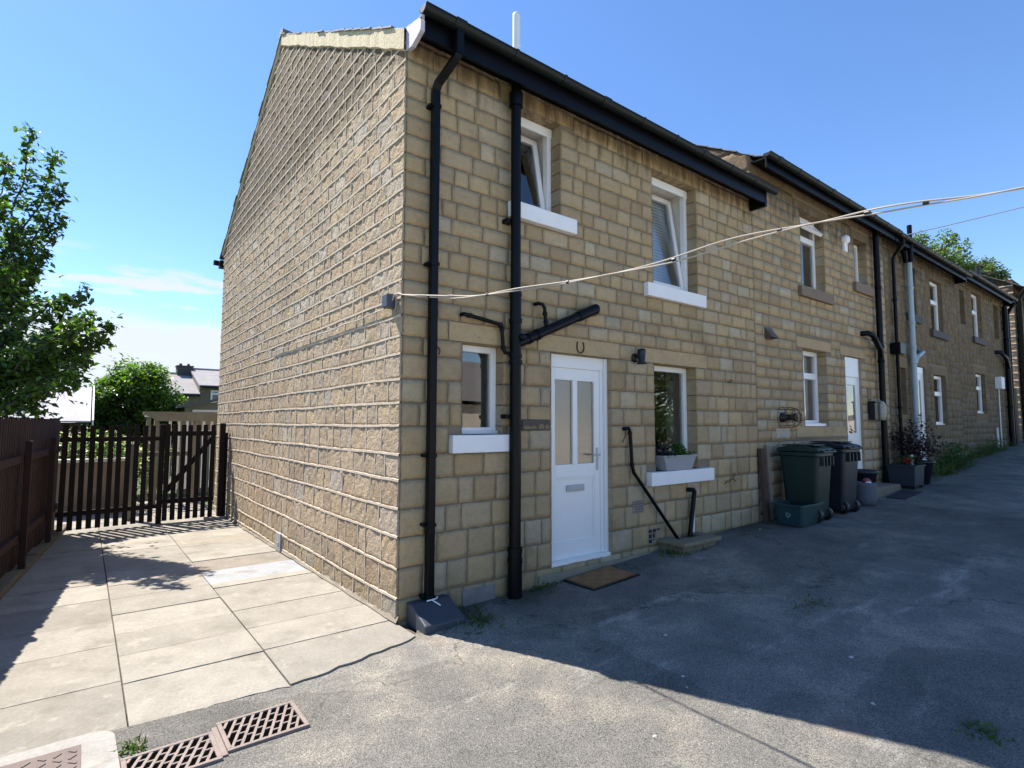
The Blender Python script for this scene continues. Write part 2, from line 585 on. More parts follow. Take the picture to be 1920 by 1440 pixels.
def window(house, x0, x1, z0, z1, rec=0.14, yw=0.0, w=0.058, transom=None, tilt=0.0, blind=False, curtain=False, head=0.0, label=None, cill=True, toplight=0.0):
    y0 = yw + rec
    mb = MB()
    bars(mb, x0, x1, z0, z1, y0, y0 + 0.07, w, transom)
    if head:
        mb.box((x0, y0 - 0.012, z1 - head), (x1, y0, z1))
    if cill:
        mb.box((x0 - 0.0, y0 - 0.035, z0 - 0.002), (x1, y0 - 0.001, z0 + 0.03))
    o = mb.build('window', M['white'], house, bevel=0.005)
    if label:
        o['label'] = label
    lm = MB()
    ya, yb_ = y0 + 0.071, y0 + 0.31
    for q in (((x0 + .03, z0 + .03), (x1 - .03, z0 + .03)), ((x1 - .03, z0 + .03), (x1 - .03, z1 - .03)), ((x1 - .03, z1 - .03), (x0 + .03, z1 - .03)), ((x0 + .03, z1 - .03), (x0 + .03, z0 + .03))):
        lm.quad((q[0][0], ya, q[0][1]), (q[1][0], ya, q[1][1]), (q[1][0], yb_, q[1][1]), (q[0][0], yb_, q[0][1]))
    lm.build('reveal_lining', M['plaster'], o)
    xi0, xi1, zi0, zi1 = x0 + w, x1 - w, z0 + w, z1 - w
    if tilt or toplight:
        if toplight:
            zt = transom + w * 0.7
            piv = Vector((0, y0, zi1))
            Mx = Matrix.Translation(piv) @ Matrix.Rotation(-toplight, 4, 'X') @ Matrix.Translation(-piv)
            a, b = zt, zi1
        else:
            piv = Vector((0, y0 + 0.02, zi0))
            Mx = Matrix.Translation(piv) @ Matrix.Rotation(-tilt, 4, 'X') @ Matrix.Translation(-piv)
            a, b = zi0, zi1
        mb = MB()
        bars(mb, xi0 + 0.006, xi1 - 0.006, a + 0.004, b - 0.006, y0 + 0.01 - (0.03 if toplight else 0), y0 + 0.065 - (0.03 if toplight else 0), 0.062, None, Mx)
        mb.build('sash', M['white'], o, bevel=0.004)
        mb = MB()
        q = [Mx @ Vector(p) for p in ((xi0 + 0.05, y0 + 0.03, a + 0.05), (xi1 - 0.05, y0 + 0.03, a + 0.05), (xi1 - 0.05, y0 + 0.03, b - 0.05), (xi0 + 0.05, y0 + 0.03, b - 0.05))]
        mb.quad(*q)
        mb.build('pane', M['glass'], o)
        if toplight:
            mb = MB()
            mb.quad((xi0, y0 + 0.03, zi0), (xi1, y0 + 0.03, zi0), (xi1, y0 + 0.03, transom - w * .6), (xi0, y0 + 0.03, transom - w * .6))
            mb.build('pane', M['glass'], o)
    else:
        for (a, b) in (((zi0, transom - w * .7), (transom + w * .7, zi1)) if transom else ((zi0, zi1),)):
            mb = MB()
            mb.quad((xi0 - .005, y0 + 0.035, a - .005), (xi1 + .005, y0 + 0.035, a - .005), (xi1 + .005, y0 + 0.035, b + .005), (xi0 - .005, y0 + 0.035, b + .005))
            mb.build('pane', M['glass'], o)
    if blind:
        mb = MB()
        z = zi1 - 0.01
        yb = y0 + 0.285
        while z > zi0 + 0.02:
            Mx2 = Matrix.Translation((0, yb, z)) @ Matrix.Rotation(R(68), 4, 'X')
            mb.box((xi0 - 0.02, -0.025, -0.0012), (xi1 + 0.02, 0.025, 0.0012), M=Mx2)
            z -= 0.042
        for xx in (xi0 + 0.1, xi1 - 0.1):
            mb.box((xx - .004, yb - .028, zi0), (xx + .004, yb - .026, zi1))
        mb.build('blind', M['blind'], o)
    if curtain:
        mb = MB()
        yb = y0 + 0.16
        n = 60
        vs = []
        for i in range(n + 1):
            xx = xi0 - .02 + (xi1 - xi0 + .04) * i / n
            yy = yb + 0.02 * math.sin(i * 0.9) + 0.008 * math.sin(i * 2.3)
            vs += [(xx, yy, zi0 + 0.02), (xx, yy, zi1 + 0.02)]
        mb.add(vs, [(2 * i, 2 * i + 2, 2 * i + 3, 2 * i + 1) for i in range(n)], smooth=True)
        mb.build('curtain', M['net'], o)
    return o


M['blind'] = mat('white_blind_slat', (0.74, 0.76, 0.78), 0.5, 0.03, 5.0)
M['net'] = mat('net_curtain', (0.72, 0.68, 0.72), 0.8, 0.1, 20.0)


def sill(win, x0, x1, z0, z1, out=0.075, mt='whitepaint', yw=0.0):
    mb = MB()
    mb.box((x0, yw - out, z0), (x1, yw + 0.16, z1))
    return mb.build('sill', M[mt], win, bevel=0.007)


# ------------------------------------------------------------------ ground
GX = [-60, -4, 0, 1.4, 2.6, 3.3, 4.5, 5.8, 9.2, 10.4, 13.4, 17.5, 21.3, 30, 60, 200]
GZ = [-0.1, 0.0, 0.0, 0.03, 0.1, 0.13, 0.18, 0.22, 0.33, 0.40, 0.52, 0.80, 0.95, 1.35, 2.5, 5]


def gz(x, y=0):
    z = float(np.interp(x, GX, GZ))
    if y > 0 and x < 8:
        z -= 0.012 * min(y, 9) if x < 0.2 else 0
    return z


def ghill(x, y):
    """terrain beyond the yard, falling away to the back"""
    return gz(x, 0) * 0.6 - 0.22 - max(0, y - 11) * 0.055 if y > 0 else gz(x, 0) - 0.12


def sheet(name, xs, ys, zf, mt, kind='structure'):
    mb = MB()
    vs = [(x, y, zf(x, y)) for y in ys for x in xs]
    w = len(xs)
    fs = [(j * w + i, j * w + i + 1, (j + 1) * w + i + 1, (j + 1) * w + i) for j in range(len(ys) - 1) for i in range(w - 1)]
    mb.add(vs, fs, (1, 1, 1), True)
    o = mb.build(name, mt)
    tag(o, kind=kind)
    return o


def grid(a, b, n):
    return [a + (b - a) * i / n for i in range(n + 1)]


M['grass'] = mat('rough_grass', (0.055, 0.085, 0.022), 0.95, 0.45, 2.0, 0.6, 40.0, fine=0.3, fscale=30.0)


def asphalt():
    m = bpy.data.materials.new('worn_tarmac')
    m.use_nodes = True
    t = m.node_tree
    b = t.nodes['Principled BSDF']
    tcn = N(t, 'ShaderNodeTexCoord')
    ob = tcn.outputs['Object']

    def noise(scale, det=5, ro=0.6, vec=ob):
        n = N(t, 'ShaderNodeTexNoise', Scale=scale, Detail=float(det), Roughness=ro)
        t.links.new(vec, n.inputs['Vector'])
        return n.outputs[0]
    big = noise(0.45, 6, 0.62)
    mid = noise(2.3, 7, 0.65)
    vor = N(t, 'ShaderNodeTexVoronoi', Scale=210.0)
    t.links.new(ob, vor.inputs['Vector'])
    sepc = N(t, 'ShaderNodeSeparateColor')
    t.links.new(vor.outputs['Color'], sepc.inputs[0])
    cr = N(t, 'ShaderNodeValToRGB')
    e = cr.color_ramp.elements
    e[0].position, e[0].color = 0.30, (0.070, 0.071, 0.070, 1)
    e[1].position, e[1].color = 0.72, (0.37, 0.325, 0.26, 1)
    x = e.new(0.52)
    x.color = (0.165, 0.158, 0.141, 1)
    mixv = math_n(t, 'ADD', math_n(t, 'MULTIPLY', big, 0.55), math_n(t, 'MULTIPLY', mid, 0.45))
    t.links.new(mixv, cr.inputs[0])
    # old reinstatement patches, each a slightly different mix
    wp = N(t, 'ShaderNodeMix', data_type='RGBA', blend_type='LINEAR_LIGHT')
    wp.inputs[0].default_value = 0.10
    wn = N(t, 'ShaderNodeTexNoise', Scale=3.0, Detail=4.0)
    t.links.new(ob, wn.inputs['Vector'])
    t.links.new(ob, wp.inputs[6])
    t.links.new(wn.outputs['Color'], wp.inputs[7])
    vp = N(t, 'ShaderNodeTexVoronoi', Scale=0.55, distance='CHEBYCHEV')
    t.links.new(wp.outputs[2], vp.inputs['Vector'])
    sp2 = N(t, 'ShaderNodeSeparateColor')
    t.links.new(vp.outputs['Color'], sp2.inputs[0])
    patch = math_n(t, 'ADD', 0.80, math_n(t, 'MULTIPLY', sp2.outputs[0], 0.36))
    # moss and dirt in a broken strip along the foot of the houses
    sy = N(t, 'ShaderNodeSeparateXYZ')
    t.links.new(ob, sy.inputs[0])
    strip = math_n(t, 'MULTIPLY', smooth(t, math_n(t, 'ADD', sy.outputs[1], math_n(t, 'MULTIPLY', math_n(t, 'SUBTRACT', mid, 0.5), 1.6)), -0.55, -0.05), smooth(t, mid, 0.42, 0.6))
    # dust blown over in lighter wisps
    mpd = N(t, 'ShaderNodeMapping')
    mpd.inputs['Scale'].default_value = (0.5, 1.6, 1.0)
    t.links.new(ob, mpd.inputs[0])
    dn = N(t, 'ShaderNodeTexNoise', Scale=1.5, Detail=8.0, Roughness=0.7)
    t.links.new(mpd.outputs[0], dn.inputs['Vector'])
    dust = smooth(t, dn.outputs[0], 0.55, 0.72)
    # pale exposed chippings
    g = math_n(t, 'MULTIPLY', patch, math_n(t, 'ADD', 0.50, math_n(t, 'MULTIPLY', sepc.outputs[0], 1.0)))
    g = math_n(t, 'MULTIPLY', g, math_n(t, 'ADD', 1.0, math_n(t, 'MULTIPLY', dust, 0.85)))
    v2 = N(t, 'ShaderNodeTexVoronoi', Scale=75.0, Randomness=1.0)
    t.links.new(ob, v2.inputs['Vector'])
    sc2 = N(t, 'ShaderNodeSeparateColor')
    t.links.new(v2.outputs['Color'], sc2.inputs[0])
    chip = math_n(t, 'MULTIPLY', smooth(t, sc2.outputs[1], 0.80, 0.86), math_n(t, 'SUBTRACT', 1.0, smooth(t, v2.outputs['Distance'], 0.28, 0.40)))
    dk = math_n(t, 'MULTIPLY', smooth(t, sc2.outputs[2], 0.82, 0.88), math_n(t, 'SUBTRACT', 1.0, smooth(t, v2.outputs['Distance'], 0.30, 0.45)))
    g = math_n(t, 'MULTIPLY', g, math_n(t, 'ADD', 1.0, math_n(t, 'SUBTRACT', math_n(t, 'MULTIPLY', chip, 0.6), math_n(t, 'MULTIPLY', dk, 0.5))))
    sc = N(t, 'ShaderNodeVectorMath', operation='SCALE')
    t.links.new(cr.outputs[0], sc.inputs[0])
    t.links.new(g, sc.inputs['Scale'])
    # reddish brown patches
    red = smooth(t, noise(0.9, 4, 0.5), 0.64, 0.72)
    mx = N(t, 'ShaderNodeMix', data_type='RGBA')
    t.links.new(math_n(t, 'MULTIPLY', red, 0.45), mx.inputs[0])
    t.links.new(sc.outputs[0], mx.inputs[6])
    mx.inputs[7].default_value = (0.16, 0.105, 0.088, 1)
    # fine cracks
    wv = N(t, 'ShaderNodeTexNoise', Scale=1.6, Detail=5.0, Roughness=0.6)
    t.links.new(ob, wv.inputs['Vector'])
    wadd = N(t, 'ShaderNodeMix', data_type='RGBA', blend_type='LINEAR_LIGHT')
    wadd.inputs[0].default_value = 0.55
    t.links.new(ob, wadd.inputs[6])
    t.links.new(wv.outputs['Color'], wadd.inputs[7])
    vc = N(t, 'ShaderNodeTexVoronoi', feature='DISTANCE_TO_EDGE', Scale=0.62)
    t.links.new(wadd.outputs[2], vc.inputs['Vector'])
    crack = math_n(t, 'MULTIPLY', math_n(t, 'SUBTRACT', 1.0, smooth(t, vc.outputs[0], 0.0, 0.011)), smooth(t, noise(0.7, 3), 0.45, 0.6))
    mx2 = N(t, 'ShaderNodeMix', data_type='RGBA', blend_type='MULTIPLY')
    t.links.new(math_n(t, 'MULTIPLY', crack, 0.8), mx2.inputs[0])
    t.links.new(mx.outputs[2], mx2.inputs[6])
    mx2.inputs[7].default_value = (0.30, 0.28, 0.26, 1)
    mx4 = N(t, 'ShaderNodeMix', data_type='RGBA')
    t.links.new(math_n(t, 'MULTIPLY', strip, 0.7), mx4.inputs[0])
    t.links.new(mx2.outputs[2], mx4.inputs[6])
    mx4.inputs[7].default_value = (0.045, 0.050, 0.030, 1)
    t.links.new(mx4.outputs[2], b.inputs['Base Color'])
    b.inputs['Roughness'].default_value = 0.85
    b.inputs['Specular IOR Level'].default_value = 0.3
    h = math_n(t, 'ADD', math_n(t, 'MULTIPLY', vor.outputs['Distance'], -1.0), math_n(t, 'MULTIPLY', mid, 1.5))
    bp = N(t, 'ShaderNodeBump', Strength=0.55, Distance=0.006)
    t.links.new(h, bp.inputs['Height'])
    t.links.new(bp.outputs[0], b.inputs['Normal'])
    return m


M['road'] = asphalt()
M['concrete'] = mat('concrete_flag', (1, 1, 1), 0.9, 0.34, 3.2, 0.3, 70.0, spec=0.25, attr=True, fine=0.28, fscale=38.0)

blotch(M['concrete'], (0.16, 0.145, 0.115), 2.2, 0.5, 0.68, 0.55)
blotch(M['concrete'], (0.42, 0.39, 0.33), 5.0, 0.56, 0.70, 0.45)
blotch(M['concrete'], (0.07, 0.065, 0.05), 26.0, 0.66, 0.74, 0.5)
blotch(M['whitepaint'], (0.42, 0.40, 0.36), 9.0, 0.60, 0.78, 0.5)
blotch(M['white'], (0.55, 0.54, 0.50), 7.0, 0.62, 0.80, 0.35)
for k_ in ('stone', 'stone_rough'):
    blotch(M[k_], (0.17, 0.115, 0.06), 24.0, 0.58, 0.72, 0.55)
    blotch(M[k_], (0.40, 0.37, 0.30), 9.0, 0.60, 0.76, 0.40)
    blotch(M[k_], (0.07, 0.055, 0.04), 70.0, 0.64, 0.74, 0.6)
blotch(M['black'], (0.03, 0.028, 0.025), 11.0, 0.62, 0.80, 0.3)
sheet('ground', [-400, -120, -40, -10, -5, -3, 0, 4, 8, 14, 20, 26, 40, 70, 140, 400], [-400, -120, -40, -20, -10, -5, -1, 0.3, 3, 8, 11, 14, 20, 28, 40, 70, 150, 400],
      lambda x, y: ghill(x, y) if y < 70 else -3.5 + gz(x) * .6, M['grass'])
YF = [(-6.0, -0.45), (-2.34, -0.47), (-1.83, -0.52), (-1.0, -0.55), (-0.06, -0.36), (0.0, -0.30), (0.02, 0.0)]


def rough_z(x, y):
    return gz(x) + 0.006 * math.sin(x * 2.1 + y * 1.3) + 0.005 * math.sin(y * 3.1 - x * 0.7)


def road():
    mb = MB()
    xs = [-6.0, -5, -4, -3, -2.34, -1.83, -1.4, -1.0, -0.5, -0.06, 0.0] + grid(0.25, 24, 95) + grid(26, 120, 24)
    ts = grid(0, 1, 40)
    vs = []
    for t in ts:
        for x in xs:
            yt = float(np.interp(x, [p[0] for p in YF], [p[1] for p in YF])) if x < 0.02 else (0.02 if x < 22 else 0.5 if x < 24 else 0.02)
            y = yt + (-24 - yt) * t ** 1.8
            vs.append((x, y, rough_z(x, y) * (1 if x < 30 else 1)))
    w = len(xs)
    fs = [(j * w + i, (j + 1) * w + i, (j + 1) * w + i + 1, j * w + i + 1) for j in range(len(ts) - 1) for i in range(w - 1)]
    mb.add(vs, fs, smooth=True)
    o = mb.build('road', M['road'])
    tag(o, kind='structure')


road()


def yard():
    mb = MB()
    rng = random.Random(3)
    cols = [(-1.0, -0.0, [None, 0.10, 0.63, 1.16, 1.69, 2.05, 2.23, 2.84, 3.44, 3.94, 4.5, 5.05, 5.7, 6.3, 6.92, 7.5, 8.1, 8.8, 9.6, 10.4]),
            (-1.83, -1.0, [None, 0.09, 0.62, 1.14, 1.70, 2.25, 2.80, 3.45, 4.16, 4.7, 5.27, 5.9, 6.45, 7.0, 7.6, 8.3, 9.0, 9.7, 10.4]),
            (-2.85, -1.83, [None, 0.15, 0.9, 1.55, 2.32, 3.0, 3.7, 4.4, 5.1, 5.8, 6.5, 7.2, 8.0, 9, 10.4])]
    for ci, (a, b, ys) in enumerate(cols):
        for k in range(len(ys) - 1):
            y0, y1 = ys[k], ys[k + 1]
            c = rgb((0.272, 0.252, 0.218), rng.uniform(0.84, 1.10))
            if ci == 0 and abs(y1 - 2.84) < .01:
                c = (0.29, 0.30, 0.315)
            if ci == 0 and abs(y1 - 3.44) < .01:
                c = (0.22, 0.195, 0.165)
            if ci == 0 and abs(y1 - 5.05) < .01:
                c = (0.255, 0.23, 0.19)
            j = 0.0045
            tl = rng.uniform(-0.003, 0.004)
            tl2 = rng.uniform(-0.003, 0.003)

            def z(x, y):
                return gz(x, max(y, 0)) + 0.004 + tl + tl2 * (x - a)
            fy = (lambda x: float(np.interp(x, [p[0] for p in YF], [p[1] for p in YF]))) if y0 is None else (lambda x: y0 + j)
            n = 12
            A = [(a + j + (b - a - 2 * j) * i / n) for i in range(n + 1)]
            loop = [(x, fy(x) + (rng.uniform(-.02, .012) if y0 is None else rng.uniform(-.003, .003))) for x in A] + [(x, y1 - j) for x in A[::-1]]
            vs = [(x, y, z(x, y)) for x, y in loop] + [(x, y, z(x, y) - 0.06) for x, y in loop]
            m = len(loop)
            fs = [tuple(range(m))] + [(i, m + i, m + (i + 1) % m, (i + 1) % m) for i in range(m)]
            mb.add(vs, fs, c)
    o = mb.build('yard', M['concrete'])
    tag(o, kind='structure')
    # dark bedding seen in the open joints
    mb = MB()
    vs = [(x, y, gz(x, max(y, 0)) - 0.018) for y in (-0.3, 0.3, 3, 6, 9, 10.4) for x in (-3.2, -1.5, 0.05)]
    mb.add(vs, [(j * 3 + i, j * 3 + i + 1, (j + 1) * 3 + i + 1, (j + 1) * 3 + i) for j in range(5) for i in range(2)])
    tag(mb.build('joint_bedding', mat('soil_joint', (0.09, 0.075, 0.055), 1.0, 0.5, 8.0)), kind='structure')
    # fillet of mortar along the foot of the gable
    mb = MB()
    n = 40
    vs = []
    for i in range(n + 1):
        y = -0.02 + 8.0 * i / n
        w = 0.026 + 0.006 * math.sin(i * 1.7) + 0.006 * math.sin(i * 3.1)
        zb = gz(-0.05, y) + 0.016
        vs += [(0.0, y, zb + 0.05), (-w * .5, y, zb + 0.02), (-w, y, zb)]
    mb.add(vs, [(3 * i + k, 3 * i + k + 1, 3 * i + 3 + k + 1, 3 * i + 3 + k) for i in range(n) for k in range(2)], (0.24, 0.21, 0.17), True)
    tag(mb.build('yard_edge', M['concrete']), kind='structure')


yard()

# ------------------------------------------------------------------ the near house
ZS = [-0.25, 0.01, 0.19, 0.44, 0.69, 0.92, 1.16, 1.37, 1.61, 1.81, 2.01, 2.22, 2.375, 2.555, 2.71, 2.86, 3.02, 3.19, 3.35, 3.5, 3.66, 3.82, 3.98, 4.15, 4.33, 4.49, 4.65, 4.83, 5.02, 5.11]
H1 = thing('stone_house', 'nearest gritstone end house with white front door and tall ribbon-pointed gable', 'house')
rng = random.Random(11)
XE = 5.78
OP1 = [(0.60, 1.06, 1.53, 2.375), (1.685, 2.585, 0.16, 2.375), (3.37, 4.24, 1.06, 2.375), (1.17, 1.82, 3.83, 4.86), (3.38, 4.32, 3.35, 4.83)]
LINT1 = [(0.45, 1.14, 2.375, 2.555), (1.50, 2.74, 2.375, 2.555), (3.16, 4.50, 2.375, 2.555), (1.02, 2.02, 4.86, 5.02), (3.20, 4.52, 4.83, 5.02)]
SILL1 = [(0.47, 1.12, 1.37, 1.53), (3.20, 4.50, 0.90, 1.06), (1.12, 2.01, 3.67, 3.83), (3.20, 4.43, 3.185, 3.35)]
PF = wall_frame('front', 0.0)
mb = MB()
stones(mb, PF, 0.0, XE, ZS, OP1 + LINT1 + SILL1, rng, (0.15, 0.37), 0.016, 0.0075, 0.0030, 0.045, edgek=.8)
for L in LINT1:
    slab_stone(mb, PF, *L, rng, depth=0.009)
reveals(mb, PF, OP1, ZS, rng)
front = mb.build('front_wall', M['stone'], H1)
mb = MB()
backing(mb, PF, (0.0, XE), (-0.3, 5.1), OP1 + SILL1, n=-0.003)
mb.build('mortar_bed', M['mortar'], front)

# gable
RK = 0.57


def rake(y):
    return 5.10 + RK * (y if y < 4.07 else 8.14 - y)


ZG = ZS[:-2] + [4.98 + 0.158 * i for i in range(17)]
PG = wall_frame('gable', 0.0)
rg = random.Random(5)
mb = MB()
JT = []
stones(mb, PG, 0.0, 8.02, ZG, [], rg, (0.17, 0.38), 0.012, 0.009, 0.0042, 0.024, edgek=.92, zlim=lambda y: rake(y) - 0.02, dark=1.04, joints=JT)
gable = mb.build('gable_wall', M['stone_rough'], H1)
mb = MB()
bk = [PG(0, -0.002, -0.4), PG(8.02, -0.002, -0.4), PG(8.02, -0.002, rake(8.02)), PG(4.07, -0.002, rake(4.07)), PG(0, -0.002, rake(0))]
mb.add(bk, ((0, 1, 2, 3, 4),))
mb.build('mortar_bed', M['mortar'], gable)
mb = MB()


def ribbon(pts, hw, proud, vertical=False):
    """raised strap of mortar along pts (u,z)"""
    vs, fs = [], []
    for i, (uu, z) in enumerate(pts):
        w = hw * rg.uniform(0.85, 1.15)
        p = proud * rg.uniform(0.85, 1.12)
        if vertical:
            vs += [PG(uu - w, 0.002, z), PG(uu - w * .75, p, z), PG(uu + w * .75, p, z), PG(uu + w, 0.002, z)]
        else:
            vs += [PG(uu, 0.002, z - w), PG(uu, p, z - w * .75), PG(uu, p, z + w * .75), PG(uu, 0.002, z + w)]
    for i in range(len(pts) - 1):
        for k in range(3):
            fs.append((4 * i + k, 4 * i + k + 1, 4 * i + 5 + k, 4 * i + 4 + k))
    mb.add(vs, fs, rgb((1, 1, 1), rg.uniform(0.92, 1.06)))


for z in ZG[1:-1]:
    ym, yM = 0.0, 8.02
    if z > 5.1:
        ym = (z - 5.08) / RK
        yM = 8.14 - ym
        if yM - ym < 0.3:
            continue
    n = int((yM - ym) / 0.12) + 2
    pts = [(ym + (yM - ym) * i / n, z + rg.uniform(-.003, .003) + 0.004 * math.sin(i * 0.35 + z * 9)) for i in range(n + 1)]
    ribbon(pts, 0.0125, 0.0158)
for (uu, za, zb) in JT:
    if uu > 7.99 or zb > rake(uu) - 0.04:
        continue
    n = 3
    ribbon([(uu + rg.uniform(-.002, .002), za + 0.008 + (zb - za - 0.016) * i / n) for i in range(n + 1)], 0.0075, 0.0142, True)
mb.build('pointing', M['ribbon'], gable)
# cream verge render band under the front rake
mb = MB()
n = 60
vs = []
for i in range(n + 1):
    y = 0.0 + 4.06 * i / n
    zt = rake(y) + 0.0
    zb = zt - 0.185 - 0.006 * math.sin(i * 0.37) - 0.004 * math.sin(i * 1.3) - rg.uniform(0, 0.008) + 0.02 * (i / n)
    d = -0.034 - rg.uniform(0, 0.006)
    vs += [(-0.004, y, zb - 0.01), (d, y, zb), (d, y, zt), (0.0, y, zt)]
mb.add(vs, [(4 * i + k, 4 * i + 4 + k, 4 * i + 5 + k, 4 * i + k + 1) for i in range(n) for k in range(3)])
vs = []
for i in range(n + 1):
    y = 4.06 + 4.08 * i / n
    zt = rake(y)
    vs += [(-0.004, y, zt - 0.07), (-0.03, y, zt - 0.06), (-0.03, y, zt), (0.0, y, zt)]
mb.add(vs, [(4 * i + k, 4 * i + 4 + k, 4 * i + 5 + k, 4 * i + k + 1) for i in range(n) for k in range(3)])
mb.build('verge_render', M['verge'], gable)
# other walls of the house (rear and far party wall up to the roof) and an inner wall to keep rooms dark
mb = MB()
mb.quad((0, 8.03, -.6), (XE, 8.03, -.6), (XE, 8.03, 5.1), (0, 8.03, 5.1), (.3, .22, .13))
mb.add([(XE, 0.02, -.3), (XE, 8.03, -.6), (XE, 8.03, 5.1), (XE, 4.07, 7.40), (XE, 0.02, 5.1)], ((0, 1, 2, 3, 4),), (.3, .22, .13))
mb.build('rear_wall', M['stone'], H1)
mb = MB()
mb.box((0.3, 3.2, 0.1), (XE - .1, 3.3, 5.0))
mb.box((0.3, 0.33, 2.75), (XE - .1, 3.2, 2.95))
mb.box((0.3, 0.33, 0.12), (XE - .1, 3.2, 0.22))
mb.box((2.7, 0.33, 0.22), (2.8, 3.2, 2.75))
mb.box((2.3, 0.33, 2.95), (2.4, 3.2, 5.0))
mb.build('inner_walls', M['plaster'], H1)


def roof(house, x0, x1, z0, yf, yr, yb, k, mt, lip=None, seed=1):
    """two slopes: z0 at yf rising k per metre to the ridge at yr, then down to yb"""
    rr = random.Random(seed)
    mb = MB()
    th = 0.018
    lip = z0 if lip is None else lip
    zk = lambda y: max(z0 + k * (y - yf), lip + 0.10 * (y - yf))
    zr = z0 + k * (yr - yf)

    def course(ya, yb2, za, zb2):
        # overlapping slates; the edges at both ends wander a little
        L = x1 - x0
        nx = max(1, int(L / 0.45))
        for i in range(nx):
            a = x0 + L * i / nx
            b = x0 + L * (i + 1) / nx
            da = rr.uniform(-.012, .012) if i == 0 else 0.002
            if i == 0 and yb2 < 0.35:
                da = 0.085
            db = rr.uniform(-.012, .012) if i == nx - 1 else -0.002
            t = th * rr.uniform(0.8, 1.2)
            c = rgb((1, 1, 1), rr.uniform(0.8, 1.15))
            vs = [(a + da, ya, za), (b + db, ya, za), (b + db, yb2, zb2 - 0.01), (a + da, yb2, zb2 - 0.01), (a + da, ya, za + t), (b + db, ya, za + t), (b + db, yb2, zb2 + 0.002), (a + da, yb2, zb2 + 0.002)]
            mb.add(vs, ((0, 3, 2, 1), (4, 5, 6, 7), (0, 1, 5, 4), (1, 2, 6, 5), (2, 3, 7, 6), (3, 0, 4, 7)), c)
    m = max(3, int((yr - yf) / 0.24))
    for i in range(m):
        a = yf + (yr - yf) * i / m
        b = yf + (yr - yf) * (i + 1) / m
        course(a, b, zk(a), zk(b))
    m = max(3, int((yb - yr) / 0.24))
    for i in range(m):
        a = yb + (yr - yb) * i / m
        b = yb + (yr - yb) * (i + 1) / m
        course(a, b, zr - k * (a - yr), zr - k * (b - yr))
    nx = max(2, int((x1 - x0) / 0.45))
    for i in range(nx):
        a = x0 + (x1 - x0) * i / nx
        b = x0 + (x1 - x0) * (i + 1) / nx - 0.008
        mb.extrude(((-.12, -.04), (-.10, .02), (0, .07), (.10, .02), (.12, -.04)), (a, yr, zr + .01), (b, yr, zr + .01), (0, 1, 0), (0, 0, 1), (1, 1, 1))
    # the underside, so that no light leaks in
    mb.quad((x0 + .02, 0.0, z0 - k * yf - .012), (x1 - .02, 0.0, z0 - k * yf - .012), (x1 - .02, yr, zr - .012), (x0 + .02, yr, zr - .012))
    mb.quad((x0 + .02, yr, zr - .012), (x1 - .02, yr, zr - .012), (x1 - .02, yb, z0 + k * (yr - yf) - k * (yb - yr) - .012), (x0 + .02, yb, z0 + k * (yr - yf) - k * (yb - yr) - .012))
    return mb.build('roof', M[mt], house)


roof(H1, -0.05, XE + 0.05, 5.10 - RK * 0.27, -0.27, 4.07, 8.30, RK, 'slate', lip=5.122)


def eaves(house, x0, x1, zs, zg, name_end=True, gx0=None, gx1=None, left_end=True, right_end=True, seed=2):
    """soffit box with fascia, zs = soffit height, zg = gutter lip height"""
    mb = MB()
    zf = zg + 0.01
    zh = zs + 0.175
    prof = ((0.0, zh), (-0.225, zh), (-0.225, zs + .035), (-0.25, zs + .035), (-0.25, zf), (-0.20, zf), (-0.20, zh + 0.02), (0.0, zh + 0.02))
    mb.extrude(prof, (x0, 0, 0), (x1, 0, 0), (0, 1, 0), (0, 0, 1))
    if right_end:
        mb.box((x1 - .04, -0.255, zs - .01), (x1 + 0.012, -0.001, zf + .06))
    fa = mb.build('fascia', M['black'], house)
    mb = MB()
    gx0 = x0 if gx0 is None else gx0
    gx1 = x1 if gx1 is None else gx1
    yc, rr_ = -0.312, 0.058
    n = 12
    outer = [(rr_ * math.cos(math.pi + math.pi * i / n), rr_ * math.sin(math.pi + math.pi * i / n)) for i in range(n + 1)]
    inner = [((rr_ - .005) * math.cos(math.pi + math.pi * i / n), (rr_ - .005) * math.sin(math.pi + math.pi * i / n)) for i in range(n, -1, -1)]
    mb.extrude(outer + inner, (gx0, yc, zg), (gx1, yc, zg), (0, 1, 0), (0, 0, 1))
    for xe in (gx0, gx1):
        s_ = 1 if xe == gx0 else -1
        vs = [(xe, yc + a, zg + b) for a, b in outer]
        mb.add(vs, (tuple(range(n + 1)),))
    # front lip bead, unions and brackets
    mb.tube([(gx0, yc - rr_, zg), (gx1, yc - rr_, zg)], 0.007, 8)
    x = gx0 + 0.35
    k = 0
    while x < gx1 - 0.1:
        w = 0.016 if k % 3 else 0.055
        o2 = [((rr_ + .006) * math.cos(math.pi + math.pi * i / n), (rr_ + .006) * math.sin(math.pi + math.pi * i / n)) for i in range(n + 1)]
        mb.extrude(o2 + [(rr_ + .006, .008), (-rr_ - .006, .014)], (x - w, yc, zg), (x + w, yc, zg), (0, 1, 0), (0, 0, 1))
        x += 0.62
        k += 1
    g = mb.build('gutter', M['gutter'], house)
    return fa, g


eaves(H1, 0.03, 5.76, 4.87, 5.115, gx0=-0.02, gx1=5.93)
